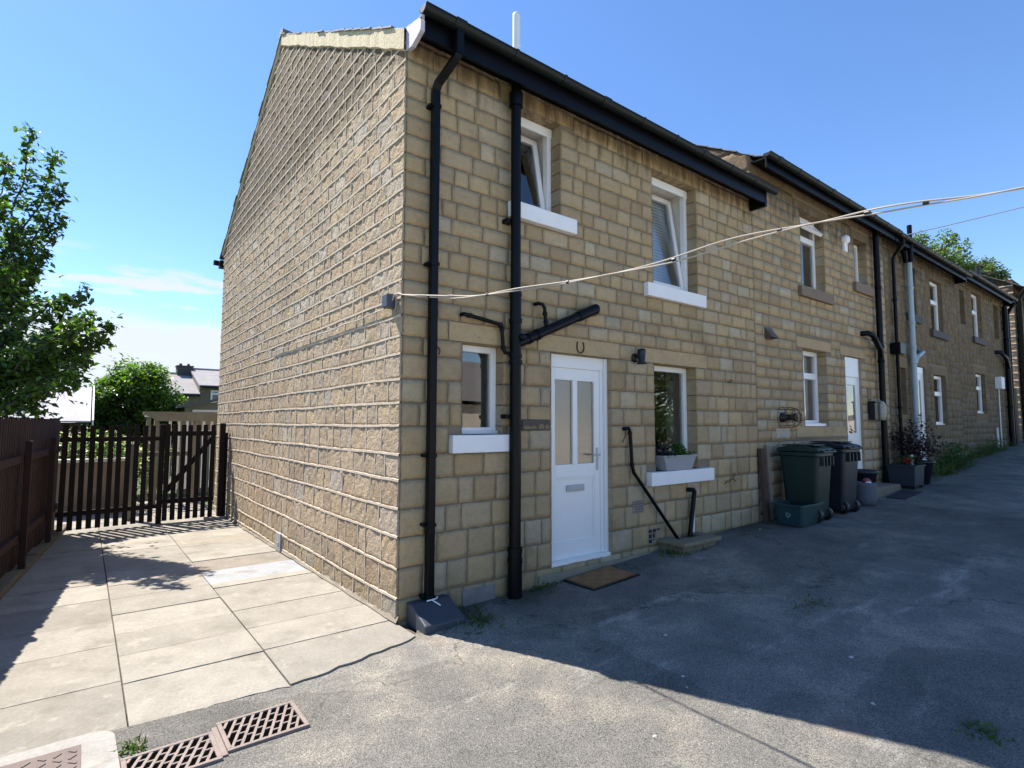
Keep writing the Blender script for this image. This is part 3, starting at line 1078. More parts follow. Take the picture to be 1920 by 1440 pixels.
# broken pale end board of the soffit box, at the gable corner
mb = MB()
mb.add([(-0.012, 0.0, 4.90), (-0.012, -0.10, 4.885), (-0.012, -0.20, 4.92), (-0.012, -0.262, 4.94), (-0.012, -0.262, 5.03), (-0.012, -0.235, 5.06), (-0.012, -0.02, 5.115), (-0.012, 0.0, 5.115),
        (0.028, 0.0, 4.90), (0.028, -0.10, 4.885), (0.028, -0.20, 4.92), (0.028, -0.262, 4.94), (0.028, -0.262, 5.03), (0.028, -0.235, 5.06), (0.028, -0.02, 5.115), (0.028, 0.0, 5.115)],
       [tuple(range(8))] + [tuple(range(15, 7, -1))] + [(i, 8 + i, 8 + (i + 1) % 8, (i + 1) % 8) for i in range(8)])
mb.build('soffit_end_board', mat('flaking_mauve_white_paint', (0.50, 0.48, 0.60), 0.7, 0.35, 9.0, 0.3, 30.0), H1)
# rear gutter end showing past the gable
mb = MB()
mb.tube([(-0.14, 8.36, 4.93), (0.5, 8.36, 4.93)], 0.055, 10)
mb.box((-0.06, 8.15, 4.80), (0.5, 8.30, 4.95))
mb.build('rear_gutter', M['black'], H1)


def clip(mb, x, z, y=-0.07, w=0.05):
    mb.box((x - w - 0.02, y - 0.005, z - 0.013), (x + w + 0.008, 0.0, z + 0.013))
    mb.box((x - w, y - w * .9, z - 0.016), (x + w, y + .03, z + 0.016))


# square rainwater downpipe
mb = MB()
mb.tube([(0.335, -0.31, 5.07), (0.335, -0.31, 4.84)], 0.036, square=True)
mb.tube([(0.335, -0.31, 4.87), (0.325, -0.29, 4.82), (0.26, -0.10, 4.66), (0.25, -0.072, 4.60), (0.25, -0.072, 4.48)], 0.033, square=True)
mb.tube([(0.25, -0.072, 4.58), (0.25, -0.072, 0.10)], 0.0325, square=True)
for z in (4.45, 3.02, 1.36, 0.78, 0.19):
    clip(mb, 0.25, z, -0.072, 0.042)
dp = mb.build('square_downpipe', M['black'], H1, bevel=0.004)
# soil pipe
mb = MB()
X0, Y0 = 1.14, -0.10
mb.tube([(X0, Y0, 5.05), (X0, Y0, 2.86)], 0.050, 18)
mb.tube([(X0, Y0, 2.86), (X0, Y0, 0.45)], 0.0565, 18)
mb.tube([(X0, Y0, 0.45), (X0, Y0, 0.0)], 0.068, 18)
for z, rr_ in ((2.88, .062), (2.62, .065), (2.28, .065), (2.22, .067), (0.46, .072), (0.36, .074)):
    mb.tube([(X0, Y0, z - .02), (X0, Y0, z + .02)], rr_, 18)
mb.tube([(X0, Y0, 4.9), (X0, Y0, 4.76)], 0.068, 18)
for z in (1.70, 3.6):
    mb.box((X0 - .10, -.09, z - .02), (X0 - .02, 0.0, z + .02))
soil = mb.build('soil_pipe', M['black'], H1)
mb = MB()
A = Vector((X0 + 0.01, Y0 - .01, 2.40))
B = Vector((2.20, -0.10, 2.86))
d = (B - A).normalized()
mb.tube([A, B], 0.050, 16)
for t in (0.16, 0.28, 0.95, 1.08):
    q = A + d * t
    mb.tube([q - d * .02, q + d * .02], 0.058, 16)
mb.tube([A + d * .9, B + d * .05], 0.057, 16)
mb.tube([B - d * .02, B + d * .05, B + Vector((0.09, 0.05, 0.015)), B + Vector((0.10, 0.12, 0.015))], 0.056, 14)
mb.lathe((X0 + .035, Y0 - .06, 2.46), ((0.0, .02), (.03, .02), (.032, .0)), 14, axis='y')
mb.build('branch_pipe', M['black'], soil)
mb = MB()
mb.tube([(0.58, 0.02, 2.625), (0.58, -0.055, 2.625), (0.60, -0.06, 2.622), (0.98, -0.06, 2.575), (1.005, -0.06, 2.56), (1.025, -0.06, 2.34), (1.045, -0.06, 2.31), (1.12, -0.08, 2.30)], 0.0185, 12)
for q in ((0.64, -.06, 2.617), (0.985, -.06, 2.572), (1.01, -.06, 2.53), (1.024, -.06, 2.35)):
    mb.lathe(q, ((.024, -.018), (.026, 0), (.024, .018)), 10)
mb.tube([(1.46, 0.02, 2.84), (1.46, -0.07, 2.84), (1.50, -0.08, 2.835), (1.525, -0.085, 2.80), (1.54, -0.09, 2.62)], 0.0185, 12)
for q in ((1.53, -.086, 2.74), (1.538, -.09, 2.66)):
    mb.lathe(q, ((.024, -.018), (.027, 0), (.024, .018)), 10)
mb.build('waste_pipe', M['black'], H1)
mb = MB()
mb.tube([(2.78, 0.02, 1.575), (2.79, -0.05, 1.58), (2.815, -0.055, 1.585), (2.84, -0.055, 1.57), (2.855, -0.055, 1.50), (2.88, -0.055, 1.16), (2.905, -0.055, 1.08), (3.66, -0.10, 0.24)], 0.021, 12)
for q in ((2.848, -.055, 1.53), (2.88, -.055, 1.17)):
    mb.lathe(q, ((.026, -.02), (.028, 0), (.026, .02)), 10)
wp_ = mb.build('waste_pipe', M['black'], H1)
mb = MB()
mb.tube([(2.78, -.05, 1.575), (2.765, -.06, 1.50), (2.73, -.04, 1.42)], 0.006, 6)
mb.build('loose_wire', M['black'], wp_)
mb = MB()
mb.tube([(4.00, 0.02, 0.80), (4.00, -0.05, 0.805), (4.05, -0.06, 0.805), (4.07, -0.065, 0.78), (4.05, -0.065, 0.70), (3.93, -0.08, 0.24)], 0.028, 12)
mb.build('waste_pipe', M['black'], H1)
mb = MB()
mb.tube([(4.085, -0.03, 0.58), (4.055, -0.04, 0.12)], 0.020, 12)
mb.build('waste_pipe', M['white'], H1)['label'] = 'white waste pipe'

# windows
w0 = window(H1, 0.60, 1.06, 1.535, 2.372, 0.105, w=0.062, label='small narrow window')
sill(w0, *SILL1[0], out=0.07)
w1 = window(H1, 1.17, 1.82, 3.832, 4.857, 0.14, w=0.06, tilt=R(10), head=0.10)
sill(w1, *SILL1[2], out=0.07)
w2 = window(H1, 3.38, 4.32, 3.352, 4.827, 0.14, w=0.06, tilt=R(8.5), blind=True, head=0.10)
sill(w2, *SILL1[3], out=0.07)
w3 = window(H1, 3.37, 4.24, 1.062, 2.372, 0.14, w=0.066)
sill(w3, *SILL1[1], out=0.085)

# front door
DX0, DX1, DZ0, DZ1 = 1.685, 2.585, 0.19, 2.372
mb = MB()
fy = 0.075
mb.box((DX0, fy, DZ0), (DX0 + .05, fy + .07, DZ1 - .14))
mb.box((DX1 - .09, fy, DZ0), (DX1, fy + .07, DZ1 - .14))
mb.box((DX0, fy - .006, DZ1 - .14), (DX1, fy + .07, DZ1))
mb.box((DX1 - .045, fy - .03, DZ0), (DX1 - .0, fy - .001, DZ1 - .001))
mb.box((DX0 - .0, fy - .06, DZ0 - .035), (DX1, fy + .07, DZ0 + .03))
dl0, dl1, db0, db1 = DX0 + .05, DX1 - .09, DZ0 + .03, DZ1 - .14
door = MB()
ly = fy + .012
st = 0.085
mid = 0.93 + DZ0
door.box((dl0, ly, db0), (dl0 + st, ly + .05, db1))
door.box((dl1 - st, ly, db0), (dl1, ly + .05, db1))
door.box((dl0 + st, ly, db1 - .13), (dl1 - st, ly + .05, db1))
door.box((dl0 + st, ly, db0), (dl1 - st, ly + .05, db0 + .16))
door.box((dl0 + st, ly, mid - .06), (dl1 - st, ly + .05, mid + .08))
cx = (dl0 + dl1) / 2
door.box((cx - .035, ly, mid + .08), (cx + .035, ly + .05, db1 - .13))
door.box((dl0 + st, ly + .014, db0 + .16), (dl1 - st, ly + .04, mid - .06))
for (a, b, c, d2) in ((dl0 + st, dl0 + st + .022, db0 + .16, mid - .06), (dl1 - st - .022, dl1 - st, db0 + .16, mid - .06)):
    door.box((a, ly + .004, c), (b, ly + .014, d2))
door.box((dl0 + st + .022, ly + .004, mid - .082), (dl1 - st - .022, ly + .014, mid - .06))
door.box((dl0 + st + .022, ly + .004, db0 + .16), (dl1 - st - .022, ly + .014, db0 + .182))
D = door.build('door', M['white'], H1, bevel=0.004)
mb.build('frame', M['white'], D, bevel=0.004)


def obscure():
    m = bpy.data.materials.new('obscured_door_glass')
    m.use_nodes = True
    t = m.node_tree
    b = t.nodes['Principled BSDF']
    b.inputs['Base Color'].default_value = (0.13, 0.105, 0.075, 1)
    b.inputs['Roughness'].default_value = 0.12
    b.inputs['Specular IOR Level'].default_value = 1.0
    b.inputs['IOR'].default_value = 1.8
    tcn = N(t, 'ShaderNodeTexCoord')
    v = N(t, 'ShaderNodeTexNoise', Scale=95.0, Detail=2.0)
    t.links.new(tcn.outputs['Object'], v.inputs['Vector'])
    bp = N(t, 'ShaderNodeBump', Strength=0.32, Distance=0.006)
    t.links.new(v.outputs[0], bp.inputs['Height'])
    t.links.new(bp.outputs[0], b.inputs['Normal'])
    return m


M['obscure'] = obscure()
for (a, b) in ((dl0 + st, cx - .035), (cx + .035, dl1 - st)):
    mb = MB()
    mb.quad((a, ly + .024, mid + .08), (b, ly + .024, mid + .08), (b, ly + .024, db1 - .13), (a, ly + .024, db1 - .13))
    mb.build('pane', M['obscure'], D)
mb = MB()
mb.box((cx - .13, ly - .008, mid - .21), (cx + .13, ly + .013, mid - .14))
mb.box((cx - .105, ly - .014, mid - .195), (cx + .105, ly - .008, mid - .155))
mb.build('letter_plate', M['steel'], D, bevel=0.003)
mb = MB()
hx = dl1 - .045
mb.box((hx - .015, ly - .008, mid + .0), (hx + .015, ly, mid + .25))
mb.tube([(hx, ly - .005, mid + .17), (hx, ly - .05, mid + .17), (hx - .02, ly - .055, mid + .17), (hx - .12, ly - .055, mid + .17)], 0.009, 8)
mb.build('handle', M['steel'], D, bevel=0.002)
# concrete step under the door
mb = MB()
mb.box((1.52, -0.035, -0.2), (2.80, 0.10, 0.152))
mb.build('door_step', M['stone'], H1, bevel=0.01) if False else None
mb = MB()
mb.box((1.50, -0.03, -0.2), (3.30, 0.0, 0.135), (.30, .27, .2))
mb.build('plinth', mat('rendered_plinth', (0.22, 0.20, 0.15), 0.9, 0.35, 4.0, 0.3, 40.0), H1, bevel=0.012)
# flaking white plaster strip against the door jamb
# wall lamp
mb = MB()
mb.lathe((3.0, 0.0, 2.41), ((0.0, .035), (.045, .035), (.055, .02), (.055, 0.0)), 20, axis='y')
mb.tube([(3.0, -.03, 2.43), (3.0, -.10, 2.43)], 0.028, 14)
mb.lathe((3.0, -.115, 2.42), ((0.0, .09), (.045, .085), (.05, .05), (.038, -.055), (.06, -.085), (.058, -.09), (0.0, -.06)), 18)
lamp = mb.build('wall_lamp', M['blacklow'], H1)
# horseshoe
mb = MB()
mb.tube([(2.10 + 0.052 * math.sin(a) , -0.016, 2.455 - 0.058 * math.cos(a) + (0.02 if abs(a) > 2 else 0)) for a in np.linspace(-2.3, 2.3, 17)], 0.0085, 8)
mb.build('horseshoe', M['iron'], H1)
# house name plaque
mb = MB()
mb.box((1.29, -0.022, 1.565), (1.655, -0.0085, 1.675))
pl = mb.build('name_plaque', mat('dark_slate_plaque', (0.03, 0.028, 0.026), 0.45, 0.5, 30.0), H1, bevel=0.003)
mb = MB()
rp = random.Random(4)
for a, b in ((1.305, 1.40), (1.405, 1.47), (1.50, 1.57), (1.585, 1.64)):
    mb.add([(a, -.0235, 1.582), (b, -.0235, 1.582), (b, -.0235, 1.60 + rp.uniform(0, .02)), ((a + b) / 2, -.0235, 1.615 + rp.uniform(0, .025)), (a, -.0235, 1.60 + rp.uniform(0, .02))], ((0, 1, 2, 3, 4),))
mb.build('painted_band', mat('tan_painted_band', (0.19, 0.14, 0.075), 0.7, 0.3, 30.0), pl)


def airbrick(house, x0, x1, z0, z1, nx, nz, mt):
    mb = MB()
    fw = 0.012
    mb.box((x0, -.012, z0), (x1, .0, z0 + fw))
    mb.box((x0, -.012, z1 - fw), (x1, .0, z1))
    mb.box((x0, -.012, z0 + fw), (x0 + fw, .0, z1 - fw))
    mb.box((x1 - fw, -.012, z0 + fw), (x1, .0, z1 - fw))
    for i in range(1, nx):
        x = x0 + (x1 - x0) * i / nx
        mb.box((x - .006, -.0115, z0 + fw), (x + .006, .0, z1 - fw))
    for i in range(1, nz):
        z = z0 + (z1 - z0) * i / nz
        mb.box((x0 + fw, -.011, z - .006), (x1 - fw, .0, z + .006))
    mb.box((x0 + .004, -.0092, z0 + .004), (x1 - .004, -.0090, z1 - .004))
    o = mb.build('air_brick', M[mt], house)
    mb = MB()
    mb.quad((x0 + fw, -.0093, z0 + fw), (x1 - fw, -.0093, z0 + fw), (x1 - fw, -.0093, z1 - fw), (x0 + fw, -.0093, z1 - fw))
    mb.build('grille_back', M['blacklow'], o)


M['airb'] = mat('terracotta_grey_air_brick', (0.25, 0.22, 0.19), 0.9, 0.3, 20.0, 0.2, 60.0)
airbrick(H1, 2.93, 3.13, 0.60, 0.75, 7, 5, 'airb')
airbrick(H1, 3.20, 3.44, 0.22, 0.40, 3, 3, 'airb')
mb = MB()
mb.box((0.62, -.014, -.02), (0.98, .0, 0.16))
mb.build('damp_patch_slab', mat('cracked_cement_patch', (0.20, 0.19, 0.18), 0.9, 0.6, 7.0, 0.5, 20.0), H1, bevel=0.01)
# vent block low on the gable
mb = MB()
mb.box((-0.034, 3.30, -0.03), (0.0, 3.52, 0.20))
mb.box((-0.04, 3.36, 0.05), (-0.034, 3.42, 0.09), (0.1, .1, .1))
mb.build('gable_vent', mat('grey_zinc_vent', (0.30, 0.31, 0.33), 0.7, 0.3, 15.0), H1, bevel=0.006)
# junction box and its thin cable on the gable corner
mb = MB()
mb.box((-0.10, 0.10, 2.63), (-0.02, 0.21, 2.745))
jb = mb.build('junction_box', mat('navy_junction_box', (0.05, 0.06, 0.085), 0.5, 0.2, 15.0), H1, bevel=0.008)
mb = MB()
mb.tube([(-.05, .10, 2.69), (-.05, .06, 2.73), (-.03, 0.02, 2.735), (-.02, -.02, 2.72)], 0.008, 8)
mb.tube([(-.05, .13, 2.63), (-.045, .10, 2.58), (-.035, .06, 2.62), (-.035, .06, 2.72)], 0.005, 6)
pts = [(-.05, .21, 2.68), (-.04, .26, 2.655)]
for i in range(24):
    pts.append((-.036, .30 + i * .16, 2.64 + 0.006 * math.sin(i * 1.3) - 0.0006 * i))
mb.tube(pts, 0.0055, 6)
mb.build('cable', mat('grey_cable', (0.36, 0.33, 0.30), 0.6, 0.1, 9.0), jb)
# rusty wall hooks and wire ends
mb = MB()
mb.tube([(0.33, 0, 2.30), (0.33, -.035, 2.30), (0.345, -.04, 2.27), (0.335, -.035, 2.235)], 0.007, 6)
mb.build('wall_hook', M['iron'], H1)
mb = MB()
mb.tube([(4.86, 0, .80), (4.88, -.03, .86), (4.93, -.03, .84), (4.99, -.03, .87), (5.06, -.02, .88), (5.09, -.03, .95)], 0.006, 6)
mb.tube([(5.06, -.02, .88), (5.10, -.03, .84)], 0.006, 6)
mb.build('wall_hook', M['iron'], H1)
mb = MB()
mb.tube([(5.02, 0, 2.22), (5.02, -.04, 2.22), (5.04, -.04, 2.26)], 0.008, 6)
mb.build('wall_hook', M['iron'], H1)
# roof flue
mb = MB()
mb.tube([(1.85, .8, 5.45), (1.85, .8, 6.60)], 0.047, 18)
mb.lathe((1.85, .8, 6.60), ((.047, 0), (.044, .03), (.0, .034)), 18)
mb.build('roof_flue', M['white'], H1)

# ------------------------------------------------------------------ neighbouring houses in the row
def far_house(name, label, x0, x1, zs_soffit, zg, ops, lints, seed, dark, res=0.12, step=0.165, zb=-0.1, lens=(0.2, 0.46), gx0=None, gx1=None, end_r=True, tall=None):
    base = (x0, 0, gz(x0))
    H = thing(name, label, 'house', base)
    rr = random.Random(seed)
    zs = [zb]
    while zs[-1] < zs_soffit + 0.2:
        zs.append(zs[-1] + step * rr.uniform(0.92, 1.1) * (1.25 if zs[-1] < 1.2 else 1))
    mb = MB()
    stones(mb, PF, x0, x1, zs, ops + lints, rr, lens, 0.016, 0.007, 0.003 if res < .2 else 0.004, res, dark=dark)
    for L in lints:
        slab_stone(mb, PF, *L, rr, depth=0.009, dark=dark)
    reveals(mb, PF, ops, zs, rr, dark=dark)
    fw = mb.build('front_wall', M['stone'], H)
    mb = MB()
    backing(mb, PF, (x0, x1), (zb, zs_soffit + .25), ops, n=0.0005)
    mb.build('mortar_bed', M['mortar'], fw)
    k = 0.57
    rz = lambda y: (zs_soffit + .23 if not tall else tall) + k * y
    mb = MB()
    for xx in (x0 + .003, x1 - .003):
        mb.add([(xx, 0.02, zb), (xx, 8.0, zb), (xx, 8.0, rz(0)), (xx, 4.07, rz(4.07)), (xx, 0.02, rz(0))], ((0, 1, 2, 3, 4),), (.3, .22, .13))
    mb.quad((x0, 8.0, zb), (x1, 8.0, zb), (x1, 8.0, rz(0)), (x0, 8.0, rz(0)), (.3, .22, .13))
    mb.build('side_walls', M['stone'], H)
    mb = MB()
    mb.box((x0 + .1, 1.6, zb + .2), (x1 - .1, 1.7, zs_soffit + .1))
    mb.build('inner_walls', M['plaster'], H)
    roof(H, x0 - 0.03, x1 + 0.02, rz(0) - k * .27, -0.27, 4.07, 8.3, k, 'slate', lip=zg + .01, seed=seed)
    eaves(H, x0 + .02, x1 - .02, zs_soffit, zg, gx0=gx0, gx1=gx1, right_end=end_r)
    return H


O2 = [(7.31, 8.20, 1.60, 2.91), (8.99, 9.72, 0.50, 2.91), (7.37, 8.28, 3.95, 5.30), (9.62, 10.24, 4.38, 5.28), (10.62, 10.98, 1.55, 2.95)]
L2 = [(7.1, 8.4, 2.91, 3.09), (8.8, 9.95, 2.91, 3.09), (7.15, 8.5, 5.30, 5.45), (9.5, 10.4, 5.28, 5.45), (10.5, 11.1, 2.95, 3.1), (7.0, 8.93, 1.42, 1.60)]
H2 = far_house('stone_house', 'stone house with the taller eaves, behind the two wheelie bins', 5.785, 11.15, 5.45, 5.65, O2, L2, 21, 1.0, res=0.08, gx0=5.70, gx1=11.2, end_r=False, tall=5.77)
# stone verge of house two standing above the lower roof
mb = MB()
k2 = lambda y: 5.77 + .57 * y
stones(mb, wall_frame('gable', 5.785), 0.0, 4.0, [4.8, 5.2, 5.52, 5.9, 6.3, 6.8, 7.4, 8.1], [], random.Random(8), (0.5, 0.9), 0.012, 0.012, 0.010, 0.07, zlim=lambda y: k2(y) - .03, dark=1.15)
mb.build('gable_wall', M['stone_rough'], H2)
h = window(H2, 7.31, 8.20, 1.63, 2.905, 0.15, w=0.075, transom=2.47, curtain=True)
mb = MB()
mb.box((7.31, 0.03, 1.602), (8.2, 0.149, 1.65))
mb.build('sill', M['white'], h, bevel=.004)
h = window(H2, 7.37, 8.28, 3.97, 5.295, 0.15, w=0.07, transom=4.90, curtain=False, toplight=R(38))
M['brownsill'] = mat('brown_painted_stone_sill', (0.20, 0.145, 0.10), 0.8, 0.2, 9.0, 0.1, 60.0)
sill(h, 7.22, 8.48, 3.78, 3.95, out=0.07, mt='brownsill')
h = window(H2, 9.62, 10.24, 4.39, 5.275, 0.15, w=0.06)
sill(h, 9.5, 10.42, 4.20, 4.385, out=0.07, mt='brownsill')
window(H2, 10.62, 10.98, 1.57, 2.94, 0.2, w=0.05)


def plain_door(H, x0, x1, z0, z1, rec=0.12, panel_top=0.0, glass=True):
    mb = MB()
    mb.box((x0 + .05, rec, z0), (x1 - .05, rec + .05, z0 + 0.95))
    mb.box((x0 + .05, rec, z0 + .95), (x0 + .17, rec + .05, z1 - .05 - panel_top))
    mb.box((x1 - .17, rec, z0 + .95), (x1 - .05, rec + .05, z1 - .05 - panel_top))
    mb.box((x0 + .17, rec, z1 - .20 - panel_top), (x1 - .17, rec + .05, z1 - .05 - panel_top))
    mb.box((x0 + .2, rec - .008, z0 + .15), (x1 - .2, rec, z0 + .85))
    o = mb.build('door', M['white'], H, bevel=.006)
    mb = MB()
    mb.quad((x0 + .17, rec + .02, z0 + .95), (x1 - .17, rec + .02, z0 + .95), (x1 - .17, rec + .02, z1 - .2 - panel_top), (x0 + .17, rec + .02, z1 - .2 - panel_top))
    mb.build('pane', M['glass'], o)
    mb = MB()
    mb.box((x0, rec - .01, z0), (x0 + .05, rec + .07, z1))
    mb.box((x1 - .05, rec - .01, z0), (x1, rec + .07, z1))
    mb.box((x0 + .05, rec - .02, z1 - .05 - panel_top), (x1 - .05, rec + .07, z1))
    mb.build('frame', M['white'], o, bevel=.005)
    return o


plain_door(H2, 8.99, 9.72, 0.52, 2.90, rec=.045, panel_top=0.32)
mb = MB()
mb.box((8.75, -0.40, 0.15), (10.30, 0.0, 0.50), (.27, .24, .19))
mb.build('door_step', M['stone'], H2, bevel=.02)
# boiler flue with wire guard
mb = MB()
FX, FZ = 6.52, 1.74
mb.lathe((FX, 0, FZ), ((.075, 0.0), (.075, .05), (.05, .05), (.05, .20), (.062, .20), (.062, .23), (.03, .235), (0, .2)), 20, axis='y')
fl = mb.build('boiler_flue', M['blacklow'], H2)
mb = MB()
rr_ = 0.165
for yy, r3 in ((-.005, rr_), (-.13, rr_ * .97), (-.22, rr_ * .85), (-.27, rr_ * .5)):
    mb.tube([(FX + .02 + r3 * math.cos(a), yy, FZ + r3 * math.sin(a)) for a in np.linspace(0, 2 * math.pi, 25)], 0.004, 5)
for a in np.linspace(0, 2 * math.pi, 15)[:-1]:
    mb.tube([(FX + .02 + q * math.cos(a), yy, FZ + q * math.sin(a)) for yy, q in ((0, rr_), (-.13, rr_ * .97), (-.22, rr_ * .85), (-.27, rr_ * .5), (-.285, 0.02))], 0.0035, 5)
mb.build('wire_guard', M['iron'], fl)
mb = MB()
mb.box((FX - .19, -.010, FZ - .32), (FX + .24, .0, FZ - .17))
mb.build('cement_patch', mat('pale_cement_patch', (0.40, 0.37, 0.31), 0.9, 0.3, 12.0, 0.3, 40.0), H2, bevel=.01)
# cowl vent
mb = MB()
mb.box((6.06, -.012, 2.93), (6.28, .0, 3.13), (1, 1, 1))
mb.add([(6.08, -.012, 3.11), (6.26, -.012, 3.11), (6.27, -.13, 2.95), (6.07, -.13, 2.95), (6.07, -.012, 2.95), (6.27, -.012, 2.95)], ((0, 1, 2, 3), (0, 3, 4), (1, 5, 2)))
mb.build('cowl_vent', mat('brown_plastic_cowl', (0.10, 0.07, 0.05), 0.5, 0.2, 9.0), H2)
# alarm / lamp box, bracket lamp, number plate, letter box and pale hanging ornament
mb = MB()
mb.lathe((9.15, 0.0, 5.13), ((.0, .10), (.06, .10), (.09, .06), (.09, 0)), 14, axis='y')
mb.box((9.08, -.05, 4.90), (9.22, 0, 5.10))
mb.build('alarm_box', M['whitepaint'], H2, bevel=.008)
mb = MB()
mb.box((9.98, -.13, 1.72), (10.22, .0, 2.06))
mb.box((9.96, -.15, 2.06), (10.24, .0, 2.085))
mb.build('letter_box', M['blacklow'], H2, bevel=.01)
mb = MB()
mb.box((9.98, -.02, 2.12), (10.16, .0, 2.34), (.2, .14, .05))
mb.build('number_plate', mat('bronze_number_plate', (0.10, 0.075, 0.04), 0.5, 0.5, 30.0), H2, bevel=.01)
mb = MB()
mb.lathe((10.30, -.13, 1.72), ((0, .0), (.075, 0.0), (.08, .10), (.085, .28), (.05, .36), (0, .38)), 14)
mb.tube([(10.30, -.13, 2.08), (10.30, -.08, 2.16), (10.30, 0, 2.16)], .008, 6)
mb.build('hanging_ornament', mat('mottled_pale_ornament', (0.35, 0.34, 0.28), 0.5, 0.7, 25.0), H2)


def pipe_r(H, name, pts, rad, mt, collars=(), n=14):
    mb = MB()
    mb.tube(pts, rad, n)
    for (x, y, z) in collars:
        mb.lathe((x, y, z), ((rad, -.03), (rad + .01, -.028), (rad + .01, .028), (rad, .03)), n)
    return mb.build(name, M[mt], H)


p3 = pipe_r(H2, 'soil_pipe', [(10.50, -.10, 5.62), (10.50, -.10, 0.35)], 0.058, 'black', [(10.5, -.1, z) for z in (4.4, 3.2, 2.9, 0.5)])
pipe_r(H2, 'branch_pipe', [(10.45, -.12, 2.98), (10.36, -.14, 3.12), (9.95, -.16, 3.36), (9.82, -.12, 3.40), (9.80, 0, 3.40)], 0.052, 'black', [(10.05, -.155, 3.30)])

O3 = [(11.75, 12.20, 1.85, 2.88), (12.55, 13.50, 0.52, 2.98), (14.15, 15.10, 1.62, 2.86), (12.55, 13.15, 4.15, 5.30), (14.20, 15.15, 3.95, 5.25)]
L3 = [(11.6, 12.4, 2.88, 3.05), (12.4, 13.7, 2.98, 3.2), (13.95, 15.3, 2.86, 3.05), (12.4, 13.3, 5.30, 5.45), (14.0, 15.35, 5.25, 5.45), (13.98, 15.25, 1.42, 1.62), (11.6, 12.35, 1.70, 1.85)]
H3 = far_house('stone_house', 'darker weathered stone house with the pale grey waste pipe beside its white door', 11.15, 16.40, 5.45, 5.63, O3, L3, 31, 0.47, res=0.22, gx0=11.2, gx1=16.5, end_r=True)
window(H3, 11.75, 12.20, 1.86, 2.87, 0.2, w=0.05)
plain_door(H3, 12.55, 13.50, 0.54, 2.97, rec=0.04, panel_top=0.1)
window(H3, 14.15, 15.10, 1.63, 2.85, 0.09, w=0.075, transom=2.4)
h = window(H3, 12.55, 13.15, 4.16, 5.29, 0.09, w=0.06)
M['darksill'] = mat('dark_stone_sill', (0.07, 0.065, 0.065), 0.8, 0.3, 9.0, 0.2, 40.0)
sill(h, 12.45, 13.3, 3.98, 4.15, mt='darksill')
h = window(H3, 14.20, 15.15, 3.96, 5.24, 0.09, w=0.07, transom=4.72)
sill(h, 14.05, 15.3, 3.78, 3.955, mt='darksill')
pipe_r(H3, 'downpipe', [(11.45, -.29, 5.55), (11.45, -.29, 5.44), (11.46, -.2, 5.36), (11.52, -.10, 5.26), (11.52, -.075, 5.18), (11.52, -.075, 0.45)], 0.036, 'black', [(11.52, -.075, z) for z in (4.3, 3.2, 2.0)])
mb = MB()
mb.box((11.30, -.2, 3.12), (11.62, -.02, 3.36))
mb.build('hopper_head', M['black'], H3, bevel=.015)
gp = pipe_r(H3, 'grey_waste_pipe', [(12.42, -.10, 5.30), (12.42, -.10, 0.5)], 0.060, 'greypipe', [(12.42, -.1, z) for z in (4.7, 3.9, 3.35, 3.0, 1.6)])
pipe_r(H3, 'grey_branch_pipe', [(12.45, -.10, 2.95), (12.62, -.12, 3.16), (13.1, -.10, 3.30), (13.16, 0, 3.32)], 0.045, 'greypipe', [(12.62, -.12, 3.16)])
pipe_r(H3, 'vent_stack', [(12.08, -.24, 5.2), (12.08, -.24, 6.02)], 0.048, 'black')
pipe_r(H3, 'black_soil_stack', [(12.10, -.10, 5.5), (12.25, -.10, 5.25)], 0.055, 'black')

O4 = [(17.95, 18.95, 1.95, 3.12), (17.95, 18.95, 4.15, 5.50), (20.45, 21.05, 4.3, 5.45), (16.75, 17.2, 4.4, 5.4)]
L4 = [(17.75, 19.15, 3.12, 3.3), (17.75, 19.15, 5.5, 5.62), (17.8, 19.1, 1.75, 1.95), (20.3, 21.2, 5.45, 5.62)]
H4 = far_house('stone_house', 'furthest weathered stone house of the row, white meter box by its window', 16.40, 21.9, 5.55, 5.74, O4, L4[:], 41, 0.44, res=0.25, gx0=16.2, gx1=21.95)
window(H4, 17.95, 18.95, 1.97, 3.11, 0.09, w=0.07, transom=2.7)
h = window(H4, 17.95, 18.95, 4.16, 5.49, 0.09, w=0.07, transom=4.95)
sill(h, 17.8, 19.1, 3.98, 4.15, mt='darksill')
window(H4, 20.45, 21.05, 4.31, 5.44, 0.2, w=0.05)
window(H4, 16.75, 17.2, 4.41, 5.39, 0.2, w=0.05)
pipe_r(H4, 'soil_pipe', [(21.45, -.10, 5.5), (21.45, -.10, 0.9)], 0.075, 'black', [(21.45, -.1, z) for z in (4.4, 3.6, 2.2)])
pipe_r(H4, 'branch_pipe', [(21.4, -.12, 3.5), (21.0, -.15, 3.75), (20.4, -.12, 3.9), (20.35, 0, 3.9)], 0.06, 'black')
mb = MB()
mb.box((20.15, -.16, 2.75), (20.55, 0, 3.12))
mb.build('meter_box', M['whitepaint'], H4, bevel=.01)
mb = MB()
mb.tube([(20.4, -.03, 2.75), (20.4, -.03, 0.95)], .018, 6)
mb.tube([(19.75, -.06, 1.55), (19.85, -.06, 0.85)], .03, 8)
mb.build('cable_conduit', M['whitepaint'], H4)
pipe_r(H4, 'downpipe', [(21.85, -.3, 5.62), (21.85, -.2, 5.5), (22.0, -.07, 5.3), (22.0, -.07, 0.95)], 0.055, 'black')
pipe_r(H4, 'roof_vent', [(20.6, .35, 5.8), (20.6, .35, 6.75)], 0.07, 'blacklow')

